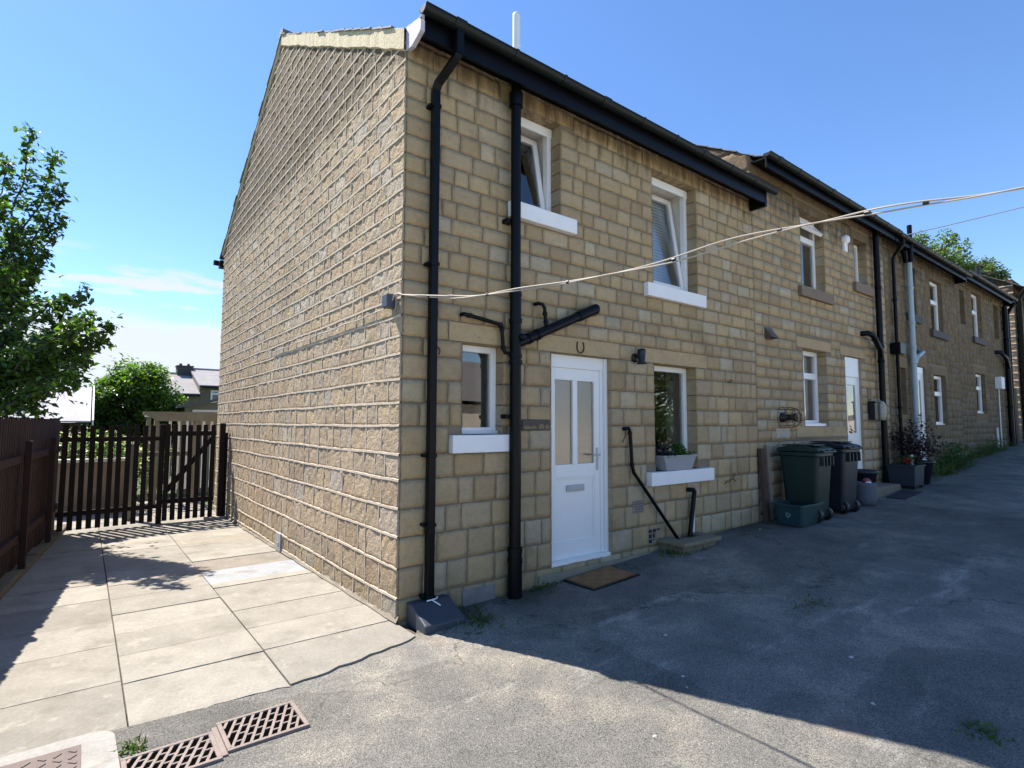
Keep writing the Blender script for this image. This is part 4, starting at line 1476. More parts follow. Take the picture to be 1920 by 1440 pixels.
# building closing the view
mb = MB()
H5 = thing('stone_house', 'stone house beyond the gap at the far end, with a sunlit ribbon-pointed side wall', 'house', (23.7, 0, gz(24)))
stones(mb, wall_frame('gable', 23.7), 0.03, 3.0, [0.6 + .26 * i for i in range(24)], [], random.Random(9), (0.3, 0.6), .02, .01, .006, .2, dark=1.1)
gw5 = mb.build('gable_wall', M['stone_rough'], H5)
mb = MB()
for i in range(1, 24):
    mb.box((23.675, 0.03, 0.6 + .26 * i - .02), (23.7, 3.0, 0.6 + .26 * i + .02))
mb.build('pointing', M['ribbon'], gw5)
mb = MB()
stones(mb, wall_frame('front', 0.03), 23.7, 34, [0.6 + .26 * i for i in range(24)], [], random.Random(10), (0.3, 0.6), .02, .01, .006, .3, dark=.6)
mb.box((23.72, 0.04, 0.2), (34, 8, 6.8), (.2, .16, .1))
mb.build('front_wall', M['stone'], H5)
roof(H5, 23.6, 34.1, 6.45, -.30, 4.0, 8.4, .57, 'slate', seed=77)
pipe_r(H5, 'downpipe', [(23.75, -.3, 6.4), (23.8, -.08, 6.1), (23.8, -.08, 0.9)], 0.09, 'black')
pipe_r(H5, 'downpipe', [(25.3, -.3, 6.4), (25.3, -.1, 6.1), (25.3, -.1, 0.9)], 0.08, 'black')
mb = MB()
mb.box((23.55, -.42, 6.33), (34.2, -.28, 6.45))
mb.build('gutter', M['gutter'], H5)
mb = MB()
mb.box((23.0, 0.02, 0.8), (23.3, 3.5, 2.9), (.16, .13, .09))  # wall raised and darkened to stand in for shade low on the end gable
o = mb.build('yard_shade_wall', M['stone'])
tag(o, 'stone yard wall in the far gap, raised and darkened as shade on the end gable', 'wall')

# ------------------------------------------------------------------ overhead cables
CB = thing('overhead_cable', 'pale twisted pair of cables sagging from the gable corner across the lane', 'cable', (-.02, -.02, 2.72))
mb = MB()
ctrl = [(-.02, -.02, 2.72), (0.0, -.5, 2.62), (0.02, -1.0, 2.53), (0.0, -1.57, 2.468), (0.02, -2.0, 2.43), (0.0, -2.62, 2.385), (.02, -3.03, 2.40), (.03, -3.40, 2.38), (.0, -3.62, 2.35), (0.02, -3.90, 2.32), (0.0, -4.4, 2.30), (0.0, -6.5, 2.45), (0, -9.0, 3.2)]


def catmull(P, n=8):
    P = [Vector(p) for p in P]
    out = []
    for i in range(len(P) - 1):
        p0, p1, p2, p3 = P[max(0, i - 1)], P[i], P[i + 1], P[min(len(P) - 1, i + 2)]
        for k in range(n):
            t = k / n
            out.append(0.5 * ((2 * p1) + (p2 - p0) * t + (2 * p0 - 5 * p1 + 4 * p2 - p3) * t * t + (3 * p1 - p0 - 3 * p2 + p3) * t ** 3))
    out.append(P[-1])
    return out


cp = catmull(ctrl, 10)
a, b = [], []
for i, p in enumerate(cp):
    an = i * 0.28
    sp = (0.004 if p.y > -.7 else 0.006) + (0.002 if p.y > -.7 else 0.007) * (0.5 + 0.5 * math.sin(i * 0.13)) * (1 if p.y > -4.5 else 0)
    a.append(p + Vector((math.cos(an) * .004, 0, abs(math.sin(an * .5)) * sp)))
    b.append(p - Vector((math.cos(an) * .004, 0, abs(math.sin(an * .5)) * sp)))
M['cable'] = mat('cream_cable_sheath', (0.38, 0.335, 0.285), 0.7, 0.15, 9.0)
RAD = [0.0058 if p.y > -.6 else max(.0029, .0058 - (-.6 - p.y) * .00088) for p in cp]
mb.tube(a, RAD, 8)
mb.build('strand', M['cable'], CB)
mb = MB()
mb.tube(b, [q * .92 for q in RAD], 8)
mb.build('strand', M['cable'], CB)
for i in (9, 24, 40, 52, 64, 74, 82):
    mb = MB()
    d = (cp[i + 1] - cp[i]).normalized()
    mb.tube([cp[i] - d * .008, cp[i] + d * .008], RAD[i] * 2.1, 8)
    mb.build('cable_tie', M['blacklow'], CB)
PW = MB()
pts = []
A, B = Vector((11.4, -.33, 5.62)), Vector((17.6, -7.9, 7.9))
for i in range(31):
    t = i / 30
    p = A.lerp(B, t)
    p.z -= 0.35 * 4 * t * (1 - t) * .3
    pts.append(p)
PW.tube(pts, 0.011, 6)
tag(PW.build('telephone_wire', mat('grey_wire', (0.30, 0.32, 0.36), 0.6, 0.1, 5.0)), 'thin grey telephone wire slanting off the far gutter into the sky', 'wire')

# ------------------------------------------------------------------ plants
def leaves(mb, pts, size, rng, cols, droop=0.3, aspect=0.5, up=None):
    for p in pts:
        s = size * rng.uniform(0.65, 1.25)
        d = Vector((rng.gauss(0, 1), rng.gauss(0, 1), rng.gauss(0, 1) * .6 - droop)).normalized()
        n = Vector((rng.gauss(0, .6), rng.gauss(0, .6), 1.0))
        sd = d.cross(n)
        if sd.length < 1e-3:
            continue
        sd.normalize()
        nn = sd.cross(d)
        w = s * aspect * .5
        c = rng.choice(cols)
        c = rgb(c, rng.uniform(.75, 1.25))
        fold = nn * (-.12 * s)
        mb.add([p, p + d * s * .45 + sd * w + fold * -.5, p + d * s + fold, p + d * s * .45 - sd * w + fold * -.5], ((0, 1, 2), (0, 2, 3)), c)


M['leaf'] = leaf_mat('plum_leaf', (1, 1, 1), 0.4)
M['leafd'] = leaf_mat('shrub_leaf', (1, 1, 1), 0.45)
M['bark'] = mat('grey_brown_bark', (0.09, 0.07, 0.05), 0.9, 0.4, 12.0, 0.6, 40.0)


def limb(mb, a, b, r0, r1, rng, wob=.06, n=6):
    a, b = Vector(a), Vector(b)
    L = (b - a).length
    pts = []
    for i in range(n + 1):
        t = i / n
        p = a.lerp(b, t)
        if 0 < i < n:
            p += Vector((rng.uniform(-1, 1), rng.uniform(-1, 1), rng.uniform(-1, 1))) * wob * L * .5
        pts.append(p)
    mb.tube(pts, [r0 + (r1 - r0) * i / n for i in range(n + 1)], 7)
    return pts


def px(x, y, Y):
    """world point seen at photo pixel (x, y) on the plane y = Y: used to measure where trees and houses stand"""
    d = f + r2 * ((x - 960) / 1028.3) - u2 * ((y - 720) / 1028.3)
    t = (Y + 4.206) / d.y
    return Vector((-2.0902, -4.206, 1.6366)) + d * t


def plum_tree():
    rng = random.Random(17)
    base = Vector((-4.0, 8.0, -0.2))
    T = thing('garden_tree', 'leafy tree overhanging the dark fence at the left', 'tree', base)
    tr, lf = MB(), MB()
    fork = base + Vector((.1, -.2, 1.7))
    limb(tr, base, fork, .11, .08, rng, .03)
    ends = []
    # leaders reach up and out over the yard: (photo-measured tips, at differing depths)
    tips = [px(62, 245, 7.3), px(105, 290, 7.0), px(108, 350, 6.6), px(20, 300, 7.6), px(118, 410, 6.7), px(90, 470, 6.4), px(40, 420, 7.4), px(-40, 330, 7.2), px(-90, 430, 6.2),
            px(155, 545, 5.2), px(208, 605, 4.9), px(190, 640, 5.2), px(130, 620, 5.0), px(170, 590, 4.4), px(110, 560, 5.4), px(60, 560, 7.6), px(20, 620, 7.0), px(150, 700, 4.7),
            px(-60, 560, 5.8), px(-120, 640, 6.5), px(-150, 500, 7.5), px(30, 500, 6.0), px(75, 640, 8.2), px(-200, 600, 5.5), px(120, 660, 7.6),
            px(15, 380, 6.4), px(62, 745, 6.0), px(0, 705, 6.2), px(95, 675, 6.6), px(-60, 690, 6.0), px(65, 520, 7.0), px(-10, 540, 6.6), px(-10, 640, 7.8), px(160, 675, 5.0)]
    cols = [(.05, .105, .018), (.065, .13, .022), (.10, .18, .028), (.13, .215, .035), (.036, .075, .018), (.028, .058, .016), (.028, .058, .016)]
    for k, tip in enumerate(tips):
        mid = fork.lerp(tip, .5) + Vector((rng.uniform(-.2, .2), rng.uniform(-.2, .2), rng.uniform(-.05, .2)))
        p1 = limb(tr, fork, mid, .045, .022, rng, .06)
        p2 = limb(tr, mid, tip, .022, .004, rng, .05, 8)
        L = (tip - mid).length
        pts = []
        # leaves along the outer part of the leader, on side twigs
        for i in range(1, len(p2)):
            for s_ in range(10 if i < len(p2) - 1 else 12):
                t = rng.random()
                q = p2[i - 1].lerp(p2[i], t)
                frac = (i - 1 + t) / len(p2)
                spread = .42 * (1 - frac) ** .7 + .05
                tw = Vector((rng.gauss(0, 1), rng.gauss(0, 1), rng.gauss(0, .8) + .2)).normalized() * spread * rng.uniform(.3, 1.0)
                if rng.random() < .5:
                    tr.tube([q, q + tw], [.004, .0015], 4, caps=False)
                m = 5
                for j in range(m):
                    pts.append(q + tw * ((j + 1) / m) + Vector((rng.gauss(0, .03), rng.gauss(0, .03), rng.gauss(0, .03))))
        leaves(lf, pts, .105, rng, cols, droop=.25, aspect=.58)
        pts = []
        for i in range(2, len(p1)):
            for s_ in range(16):
                q = p1[i].lerp(p1[i - 1], rng.random()) + Vector((rng.gauss(0, .30), rng.gauss(0, .30), rng.gauss(0, .26)))
                pts.append(q)
                pts.append(q + Vector((rng.gauss(0, .05), rng.gauss(0, .05), rng.gauss(0, .05))))
        leaves(lf, pts, .10, rng, cols, droop=.25, aspect=.58)
    tr.build('trunk', M['bark'], T)
    lf.build('crown', M['leaf'], T)


plum_tree()


def blob_tree(name, label, cat, base, crown_c, rad, nclump, nleaf, size, cols, seed, trunk_r, mt='leafd', squash=1.0, gap=.55, sub=.32):
    rng = random.Random(seed)
    T = thing(name, label, cat, base)
    tr, lf = MB(), MB()
    lobes = crown_c if isinstance(crown_c, list) else [(crown_c, rad)]
    c0 = Vector(lobes[0][0])
    limb(tr, base, c0 - Vector((0, 0, rad * squash * .3)), trunk_r, trunk_r * .6, rng, .05)
    for k in range(nclump):
        while True:
            v = Vector((rng.uniform(-1, 1), rng.uniform(-1, 1), rng.uniform(-1, 1)))
            if gap < v.length < 1:
                break
        lc, lr = lobes[k % len(lobes)]
        c = Vector(lc) + Vector((v.x * lr, v.y * lr, v.z * lr * squash))
        limb(tr, c0 - Vector((0, 0, rad * squash * .3)), c, trunk_r * .35, trunk_r * .05, rng, .05)
        rs = rad * sub * rng.uniform(.6, 1.25)
        cc = rng.choice(cols)
        pts = []
        for i in range(nleaf):
            w = Vector((rng.gauss(0, 1), rng.gauss(0, 1), rng.gauss(0, .8)))
            w = w.normalized() * rs * rng.random() ** .4
            pts.append(c + w)
        leaves(lf, pts, size, rng, [cc, cc, rng.choice(cols)], droop=.2, aspect=.6)
    tr.build('trunk', M['bark'], T)
    lf.build('crown', M[mt], T)
    return T


blob_tree('garden_shrub', 'rounded bright green bush behind the picket fence, right of the white shed roof', 'bush', (-1.05, 14.6, -.5), (-1.0, 14.6, 1.75), 1.12, 170, 150, .115,
          [(.07, .145, .02), (.12, .20, .025), (.10, .18, .025), (.045, .095, .02), (.03, .07, .02)], 5, .09, squash=1.4, gap=.25, sub=.30)
blob_tree('sycamore_tree', 'large pale green treetop rising behind the far roofs at the right', 'tree', (55, 10.5, 1.5), [(px(1738, 505, 10), 3.6), (px(1815, 528, 10.5), 2.7)], 3.6, 120, 130, .27,
          [(.10, .15, .04), (.13, .18, .06), (.075, .12, .035)], 6, .5, squash=.72, gap=.55, sub=.24)


def tuft(name, label, loc, nbl, h, spread, seed, cols=((.07, .12, .025), (.10, .15, .04), (.05, .09, .02)), broad=0, yspread=None):
    rng = random.Random(seed)
    mb = MB()
    ys_ = yspread or spread
    for i in range(nbl):
        p = Vector((loc[0] + rng.gauss(0, spread), loc[1] + rng.gauss(0, ys_), 0))
        p.z = rough_z(p.x, p.y) - .01 if p.x > 0 or p.y < -.4 else gz(p.x, p.y)
        d = Vector((rng.gauss(0, .6), rng.gauss(0, .6), 1)).normalized()
        hh = h * rng.uniform(.4, 1.1)
        w = .004 + .004 * rng.random()
        sd = Vector((rng.uniform(-1, 1), rng.uniform(-1, 1), 0)).normalized() * w
        tip = p + d * hh + Vector((d.x, d.y, -.3)) * hh * .4
        md = p + d * hh * .6
        mb.add([p - sd, p + sd, md + sd * .8, tip, md - sd * .8], ((0, 1, 2, 3, 4),), rgb(rng.choice(cols), rng.uniform(.7, 1.3)))
    pts = []
    for i in range(broad):
        q = Vector((loc[0] + rng.gauss(0, spread), loc[1] + rng.gauss(0, ys_), 0))
        q.z = rough_z(q.x, q.y) + rng.random() ** 1.5 * h
        pts.append(q)
    if pts:
        leaves(mb, pts, .03 + h * .10, rng, cols, droop=0, aspect=.5)
    o = mb.build(name, M['leafd'])
    tag(o, label, 'weed')
    return o


tuft('grass_weed', 'grass tuft at the foot of the slate downpipe cover', (0.50, -0.36, 0), 110, .09, .11, 1)
tuft('grass_weed', 'low weed growing against the wall between soil pipe and doormat', (1.50, -0.06, 0), 60, .07, .10, 2, broad=40, yspread=.04)
tuft('grass_weed', 'green weeds growing below the air brick beside the gully slab', (3.45, -0.28, 0), 120, .10, .14, 3, broad=80, yspread=.07)
tuft('grass_weed', 'flat grassy patch in the middle of the shaded tarmac', (2.84, -2.0, 0), 130, .035, .13, 4, broad=40, cols=((.10, .12, .05), (.07, .10, .03), (.16, .13, .07)), yspread=.06)
tuft('grass_weed', 'small green weed beside the left drain grating', (-1.83, -0.78, 0), 70, .055, .03, 5, broad=14)
tuft('grass_weed', 'weed clump at the bottom right corner of the lane', (1.66, -3.36, 0), 60, .045, .05, 6, broad=20)
tuft('tall_weed', 'tall green weeds against the darker house, below its window sill', (14.6, -.22, 0), 260, .55, .45, 7, broad=700, cols=((.05, .10, .025), (.07, .13, .03), (.035, .07, .02)), yspread=.13)
tuft('tall_weed', 'grassy weeds between the plant pot and the taller weeds', (13.2, -.32, 0), 220, .30, .28, 8, broad=200, cols=((.10, .13, .05), (.08, .12, .03)), yspread=.1)
tuft('tall_weed', 'low weeds along the wall of the furthest house of the row', (18.3, -.15, 0), 300, .35, 1.2, 9, broad=500, cols=((.05, .10, .03), (.09, .12, .05)), yspread=.08)

# ------------------------------------------------------------------ fences and gate
M['fence'] = mat('dark_brown_fence_stain', (0.030, 0.011, 0.0075), 0.75, 0.5, 5.0, 0.4, 25.0, spec=0.3, attr=True)
M['gate'] = mat('almost_black_brown_stain', (0.013, 0.0065, 0.0055), 0.75, 0.5, 5.0, 0.4, 25.0, spec=0.25, attr=True)
M['fencepost'] = mat('weathered_grey_post', (0.16, 0.145, 0.13), 0.9, 0.3, 8.0, 0.4, 30.0)


def board_fence():
    rng = random.Random(13)
    A, B = Vector((-3.05, -0.2, 0)), Vector((-2.40, 6.95, 0))
    d = (B - A).normalized()
    nrm = Vector((d.y, -d.x, 0))   # towards the yard
    L = (B - A).length
    T = thing('board_fence', 'dark brown vertical board fence down the left side of the yard', 'fence', (A.x, A.y, 0))
    mb = MB()
    s = 0.0
    k_ = 0
    while s < L - .05:
        w = .085 * rng.uniform(.9, 1.05)
        p = A + d * s
        h = (1.58 if s < 3.1 else 1.66) + rng.uniform(-.012, .012) + (.03 if k_ % 2 else 0)
        k_ += 1
        yy = p.y
        zb = gz(p.x, max(yy, 0)) + .05
        Mx = Matrix.Translation((p.x, p.y, 0)) @ Matrix.Rotation(math.atan2(d.y, d.x), 4, 'Z')
        mb.box((0, -.011, zb), (w, .011, h), rgb((1, 1, 1), rng.uniform(.7, 1.25)), M=Mx)
        s += w + .032
    mb.build('boards', M['fence'], T)
    mb = MB()
    for z in (.35, 1.22):
        Mx = Matrix.Translation((A.x, A.y, 0)) @ Matrix.Rotation(math.atan2(d.y, d.x), 4, 'Z')
        mb.box((0, -.056, z - .04), (L, -.012, z + .04), (1, 1, 1), M=Mx)
    mb.build('rails', M['fence'], T)
    for s in (.9, 2.6, 4.3, 6.0):
        mb = MB()
        Mx = Matrix.Translation((A.x + d.x * s, A.y + d.y * s, 0)) @ Matrix.Rotation(math.atan2(d.y, d.x), 4, 'Z')
        mb.box((-.035, -.12, -.1), (.035, -.058, 1.42), M=Mx)
        mb.build('post', M['fence'], T, bevel=.006)
    # kerb of rough stones under the fence
    mb = MB()
    s = 0
    while s < L:
        w = rng.uniform(.3, .6)
        Mx = Matrix.Translation((A.x + d.x * s, A.y + d.y * s, 0)) @ Matrix.Rotation(math.atan2(d.y, d.x), 4, 'Z')
        mb.box((0.01, -.13, -.15), (w, .05, .05 + rng.uniform(-.01, .03) - .012 * max(0, A.y + d.y * s)), (.22, .18, .13), M=Mx)
        s += w
    mb.build('stone_kerb', M['stone'], T, bevel=.02)


board_fence()


def picket_row(mb, x0, x1, y0, y1, n, h, rng, w=.072):
    for i in range(n):
        t = (i + .5) / n
        x = x0 + (x1 - x0) * t
        y = y0 + (y1 - y0) * t
        zb = gz(x, y) + .05
        a = w / 2
        hh = h + rng.uniform(-.015, .015)
        lean = rng.uniform(-.012, .012)
        vs = []
        for yy in (y - .010, y + .010):
            vs += [(x - a, yy, zb), (x + a, yy, zb), (x + a + lean, yy, hh - .012), (x + a * .75 + lean, yy, hh), (x - a * .75 + lean, yy, hh), (x - a + lean, yy, hh - .012)]
        fs = [(0, 1, 2, 3, 4, 5), (11, 10, 9, 8, 7, 6)] + [(i2, 6 + i2, 6 + (i2 + 1) % 6, (i2 + 1) % 6) for i2 in range(6)]
        mb.add(vs, fs, rgb((1, 1, 1), rng.uniform(.7, 1.25)))


rng = random.Random(23)
PFN = thing('picket_fence', 'dark brown picket fence panel between the board fence and the gate', 'fence', (-2.36, 6.72, -.08))
mb = MB()
picket_row(mb, -2.38, -1.10, 6.72, 6.88, 11, 1.585, rng)
mb.build('pickets', M['gate'], PFN)
for z in (.22, 1.36):
    mb = MB()
    mb.add([(-2.38, 6.732, z - .035), (-1.06, 6.892, z - .035), (-1.06, 6.892, z + .035), (-2.38, 6.732, z + .035), (-2.38, 6.775, z - .035), (-1.06, 6.935, z - .035), (-1.06, 6.935, z + .035), (-2.38, 6.775, z + .035)],
           ((0, 1, 2, 3), (7, 6, 5, 4), (0, 4, 5, 1), (3, 2, 6, 7)))
    mb.build('rail', M['gate'], PFN)
mb = MB()
mb.box((-1.07, 6.90, -.15), (-.99, 6.98, 1.60))
mb.build('post', M['gate'], PFN, bevel=.006)
GT = thing('picket_gate', 'dark brown picket gate with a diagonal brace beside the house gable', 'gate', (-1.0, 6.86, -.08))
mb = MB()
picket_row(mb, -1.01, -.20, 6.87, 6.93, 7, 1.60, rng)
mb.build('pickets', M['gate'], GT)
for z in (.28, 1.44):
    mb = MB()
    mb.box((-1.0, 6.945, z - .04), (-.2, 6.985, z + .04))
    mb.build('rail', M['gate'], GT)
mb = MB()
q0, q1 = Vector((-.96, 6.955, .42)), Vector((-.24, 6.955, 1.38))
dd = (q1 - q0).normalized()
nn = Vector((-dd.z, 0, dd.x)) * .04
mb.add([q0 - nn, q1 - nn, q1 + nn, q0 + nn] + [p + Vector((0, .028, 0)) for p in (q0 - nn, q1 - nn, q1 + nn, q0 + nn)], ((0, 1, 2, 3), (7, 6, 5, 4), (0, 4, 5, 1), (2, 6, 7, 3)))
mb.build('brace', M['gate'], GT)
GP = MB()
GP.box((-.15, 6.86, -.15), (-.06, 6.96, 1.62), (1, 1, 1))
GP.box((-.055, 6.80, -.15), (-.03, 6.90, 1.45), (.8, .8, .8))
tag(GP.build('gate_post', M['gate'], bevel=.005), 'dark brown gate post standing against the gable wall', 'post')
mb = MB()
mb.box((-.35, 6.78, -.12), (-.02, 7.0, -.035), (.36, .31, .25))
tag(mb.build('gate_sill_stone', M['concrete'], bevel=.015), 'small stone block at the foot of the gate post', 'stone')

# ------------------------------------------------------------------ beyond the gate
# shed with the bright roof
SH = thing('garden_shed', 'low shed with a bright pale sheet roof behind the board fence', 'shed', (-4.5, 11.2, -.4))
mb = MB()
mb.box((-7.8, 11.25, -.5), (-2.12, 14.4, 1.62))
mb.add([(-2.12, 11.25, 1.62), (-2.12, 14.4, 1.62), (-2.12, 12.8, 2.44)], ((0, 1, 2),))
mb.build('walls', mat('creosoted_shed_board', (0.06, 0.04, 0.035), 0.8, 0.3, 5.0), SH)
mb = MB()
zr = 2.50
for (ya, yb2, za, zb2) in ((11.05, 12.82, 1.66, zr), (14.6, 12.82, 1.66, zr)):
    nx = 5
    for i in range(nx):
        a = -8.0 + 6.02 * i / nx
        b = -8.0 + 6.02 * (i + 1) / nx - .01
        mb.add([(a, ya, za), (b, ya, za), (b, yb2, zb2), (a, yb2, zb2), (a, ya, za - .03), (b, ya, za - .03), (b, yb2, zb2 - .03), (a, yb2, zb2 - .03)], ((0, 1, 2, 3), (7, 6, 5, 4), (0, 4, 5, 1), (1, 5, 6, 2), (3, 0, 4, 7)))
mb.build('roof', mat('pale_sheet_roofing', (0.50, 0.49, 0.52), 0.95, 0.2, 3.0, 0.3, 20.0, spec=.05, fine=.2, fscale=18.0), SH)
mb = MB()
mb.add([(-1.965, 11.03, 1.52), (-1.965, 11.03, 1.68), (-1.965, 12.82, zr + .03), (-1.965, 12.82, zr - .14), (-1.935, 11.03, 1.52), (-1.935, 11.03, 1.68), (-1.935, 12.82, zr + .03), (-1.935, 12.82, zr - .14)],
       ((0, 1, 2, 3), (7, 6, 5, 4), (0, 4, 5, 1), (1, 5, 6, 2)))
mb.build('bargeboard', M['whitepaint'], SH)
# far terrace
M['farstone'] = mat('far_brown_stone', (0.17, 0.135, 0.10), 0.9, 0.3, 1.2, 0.4, 8.0, fine=0.3, fscale=5.0)


def terrace(name, label, x0, x1, ze, zr, chim=None, wins=()):
    T = thing(name, label, 'house', (x0, 34, -1.6))
    mb = MB()
    mb.box((x0, 34, -2.2), (x1, 42, ze))
    mb.add([(x0, 34, ze), (x0, 42, ze), (x0, 38, zr - .1)], ((0, 1, 2),))
    mb.add([(x1, 34, ze), (x1, 42, ze), (x1, 38, zr - .1)], ((0, 1, 2),))
    mb.build('wall', M['farstone'], T)
    mb = MB()
    for s in (1, -1):
        y0 = 38 - s * 4.3
        z0 = ze - .05
        mb.add([(x0 - .05, y0, z0), (x1 + .02, y0, z0), (x1 + .02, 38, zr), (x0 - .05, 38, zr), (x0 - .05, y0, z0 - .12), (x1 + .02, y0, z0 - .12), (x1 + .02, 38, zr - .12), (x0 - .05, 38, zr - .12)],
               ((0, 1, 2, 3), (7, 6, 5, 4), (0, 4, 5, 1), (1, 5, 6, 2), (3, 0, 4, 7)))
    mb.box((x0, 37.85, zr - .05), (x1, 38.15, zr + .06))
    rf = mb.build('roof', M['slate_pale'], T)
    mb = MB()
    mb.box((x0, 33.55, ze - .22), (x1, 33.7, ze - .10))
    mb.build('gutter', M['gutter'], T)
    if chim:
        mb = MB()
        mb.box((chim[0], 37.6, zr - .6), (chim[1], 38.4, zr + .45))
        mb.box((chim[0] - .05, 37.55, zr + .45), (chim[1] + .05, 38.45, zr + .53))
        for k in (.25, .75):
            mb.lathe((chim[0] + (chim[1] - chim[0]) * k, 38, zr + .53), ((.10, 0), (.08, .16), (0, .16)), 10)
        mb.build('chimney', mat('sooty_chimney_stone', (0.06, 0.055, 0.055), 0.9, 0.3, 3.0), rf)
    for (a, b, c, d2) in wins:
        mb = MB()
        bars(mb, a, b, c, d2, 33.93, 34.0, .09, c + (d2 - c) * .72)
        o = mb.build('window', M['white'], T)
        mb = MB()
        mb.quad((a + .05, 33.96, c + .05), (b - .05, 33.96, c + .05), (b - .05, 33.96, d2 - .05), (a + .05, 33.96, d2 - .05))
        mb.build('pane', M['bluepane'], o)
    return T


M['bluepane'] = mat('painted_sky_pane', (0.06, 0.10, 0.22), 0.08, 0.1, 2.0, spec=1.0)  # sky reflection painted in as a blue base colour
terrace('terraced_house', 'distant stone terrace house with the lower slate roof, beyond the bush', 0.0, 3.35, 3.42, 4.85, chim=(2.55, 3.45))
terrace('terraced_house', 'distant stone terrace house with the higher slate roof and a window with the sky painted in blue', 3.36, 10.0, 3.95, 5.22, wins=((3.98, 4.55, 2.85, 3.62),))
# sun room
SR = thing('sun_room', 'small lean-to sun room with a dark sloping roof behind the near house', 'extension', (.1, 13.5, -.3))
mb = MB()
mb.add([(-.12, 13.3, 2.02), (3.2, 13.3, 2.75), (3.2, 16.0, 2.75), (-.12, 16.0, 2.02), (-.12, 13.3, 2.09), (3.2, 13.3, 2.84), (3.2, 16.0, 2.84), (-.12, 16.0, 2.09)],
       ((0, 1, 5, 4), (4, 5, 6, 7), (3, 2, 1, 0), (0, 4, 7, 3)))
mb.build('roof', mat('grey_green_felt', (0.12, 0.125, 0.115), 0.8, 0.2, 4.0), SR)
mb = MB()
mb.add([(.1, 13.5, -.5), (3.1, 13.5, -.5), (3.1, 13.5, 2.70), (.1, 13.5, 2.05)], ((0, 1, 2, 3),))
mb.add([(.1, 13.5, -.5), (.1, 15.9, -.5), (.1, 15.9, 2.05), (.1, 13.5, 2.05)], ((0, 1, 2, 3),))
mb.build('wall', mat('green_grey_panel', (0.20, 0.22, 0.20), 0.7, 0.1, 3.0), SR)
mb = MB()
bars(mb, .28, 2.6, 1.35, 1.99, 13.42, 13.49, .06)
for x in (.85, 1.4, 2.0):
    mb.box((x - .03, 13.42, 1.41), (x + .03, 13.49, 1.93))
o = mb.build('window', M['white'], SR)
mb = MB()
mb.quad((.3, 13.455, 1.4), (2.55, 13.455, 1.4), (2.55, 13.455, 1.95), (.3, 13.455, 1.95))
mb.build('pane', M['glass'], o)
# pergola
PG_ = thing('pergola', 'weathered pale timber pergola with a thick top beam beyond the gate', 'pergola', (-.3, 9.6, -.3))
M['paletimber'] = mat('silvered_pale_timber', (0.24, 0.215, 0.16), 0.85, 0.3, 6.0, 0.3, 30.0)
mb = MB()
mb.extrude(((-1.12, 1.86), (-1.14, 1.80), (-.98, 1.74), (-.9, 1.66), (1.4, 1.66), (1.4, 1.86)), (0, 9.55, 0), (0, 9.62, 0), (1, 0, 0), (0, 0, 1))
mb.build('beam', M['paletimber'], PG_)
for i in range(7):
    mb = MB()
    x = -.95 + .35 * i
    mb.box((x, 9.625, 1.76), (x + .045, 11.8, 1.85))
    mb.build('rafter', M['paletimber'], PG_)
for x in (-.88, -.18, .55):
    for y in (9.62, 11.5):
        mb = MB()
        mb.box((x - .045, y, -.4), (x + .045, y + .09, 1.86))
        mb.build('post', M['paletimber'], PG_)
mb = MB()
for i in range(6):
    x = -.66 + .16 * i
    mb.box((x, 9.625, .2), (x + .05, 9.645, 1.66))
mb.build('trellis', M['whitepaint'], PG_)
# low garden wall and hedge behind the pickets
mb = MB()
mb.box((-2.6, 8.9, -.4), (-1.35, 9.1, .88), (.24, .17, .13))
GW = mb.build('garden_wall', M['stone'], bevel=.015)
tag(GW, 'low brown garden wall with a pale coping seen through the pickets', 'wall')
mb = MB()
mb.box((-2.65, 8.86, .88), (-1.30, 9.14, .94), (.62, .58, .5))
mb.build('coping', M['concrete'], GW, bevel=.01)
blob_tree('garden_hedge', 'dark leafy hedge with pale flowers behind the picket fence', 'hedge', (-1.6, 9.9, -.3), (-1.75, 9.9, .75), .85, 70, 90, .07, [(.05, .10, .02), (.07, .13, .03), (.03, .06, .015), (.55, .52, .48)], 15, .04, squash=1.0, gap=.2, sub=.35)
blob_tree('garden_shrub', 'yellow-green shrub seen low through the gate pickets', 'bush', (-.55, 12.4, -.35), (-.55, 12.4, .55), .5, 30, 70, .08, [(.22, .26, .03), (.14, .20, .03)], 19, .03, gap=.2, sub=.4)
mb = MB()
mb.box((-1.45, 7.6, -.2), (-1.35, 7.7, 1.25))
mb.box((-1.36, 7.6, 1.02), (-.5, 7.66, 1.10))
tag(mb.build('washing_post', M['paletimber']), 'pale timber post and rail just behind the gate', 'post')

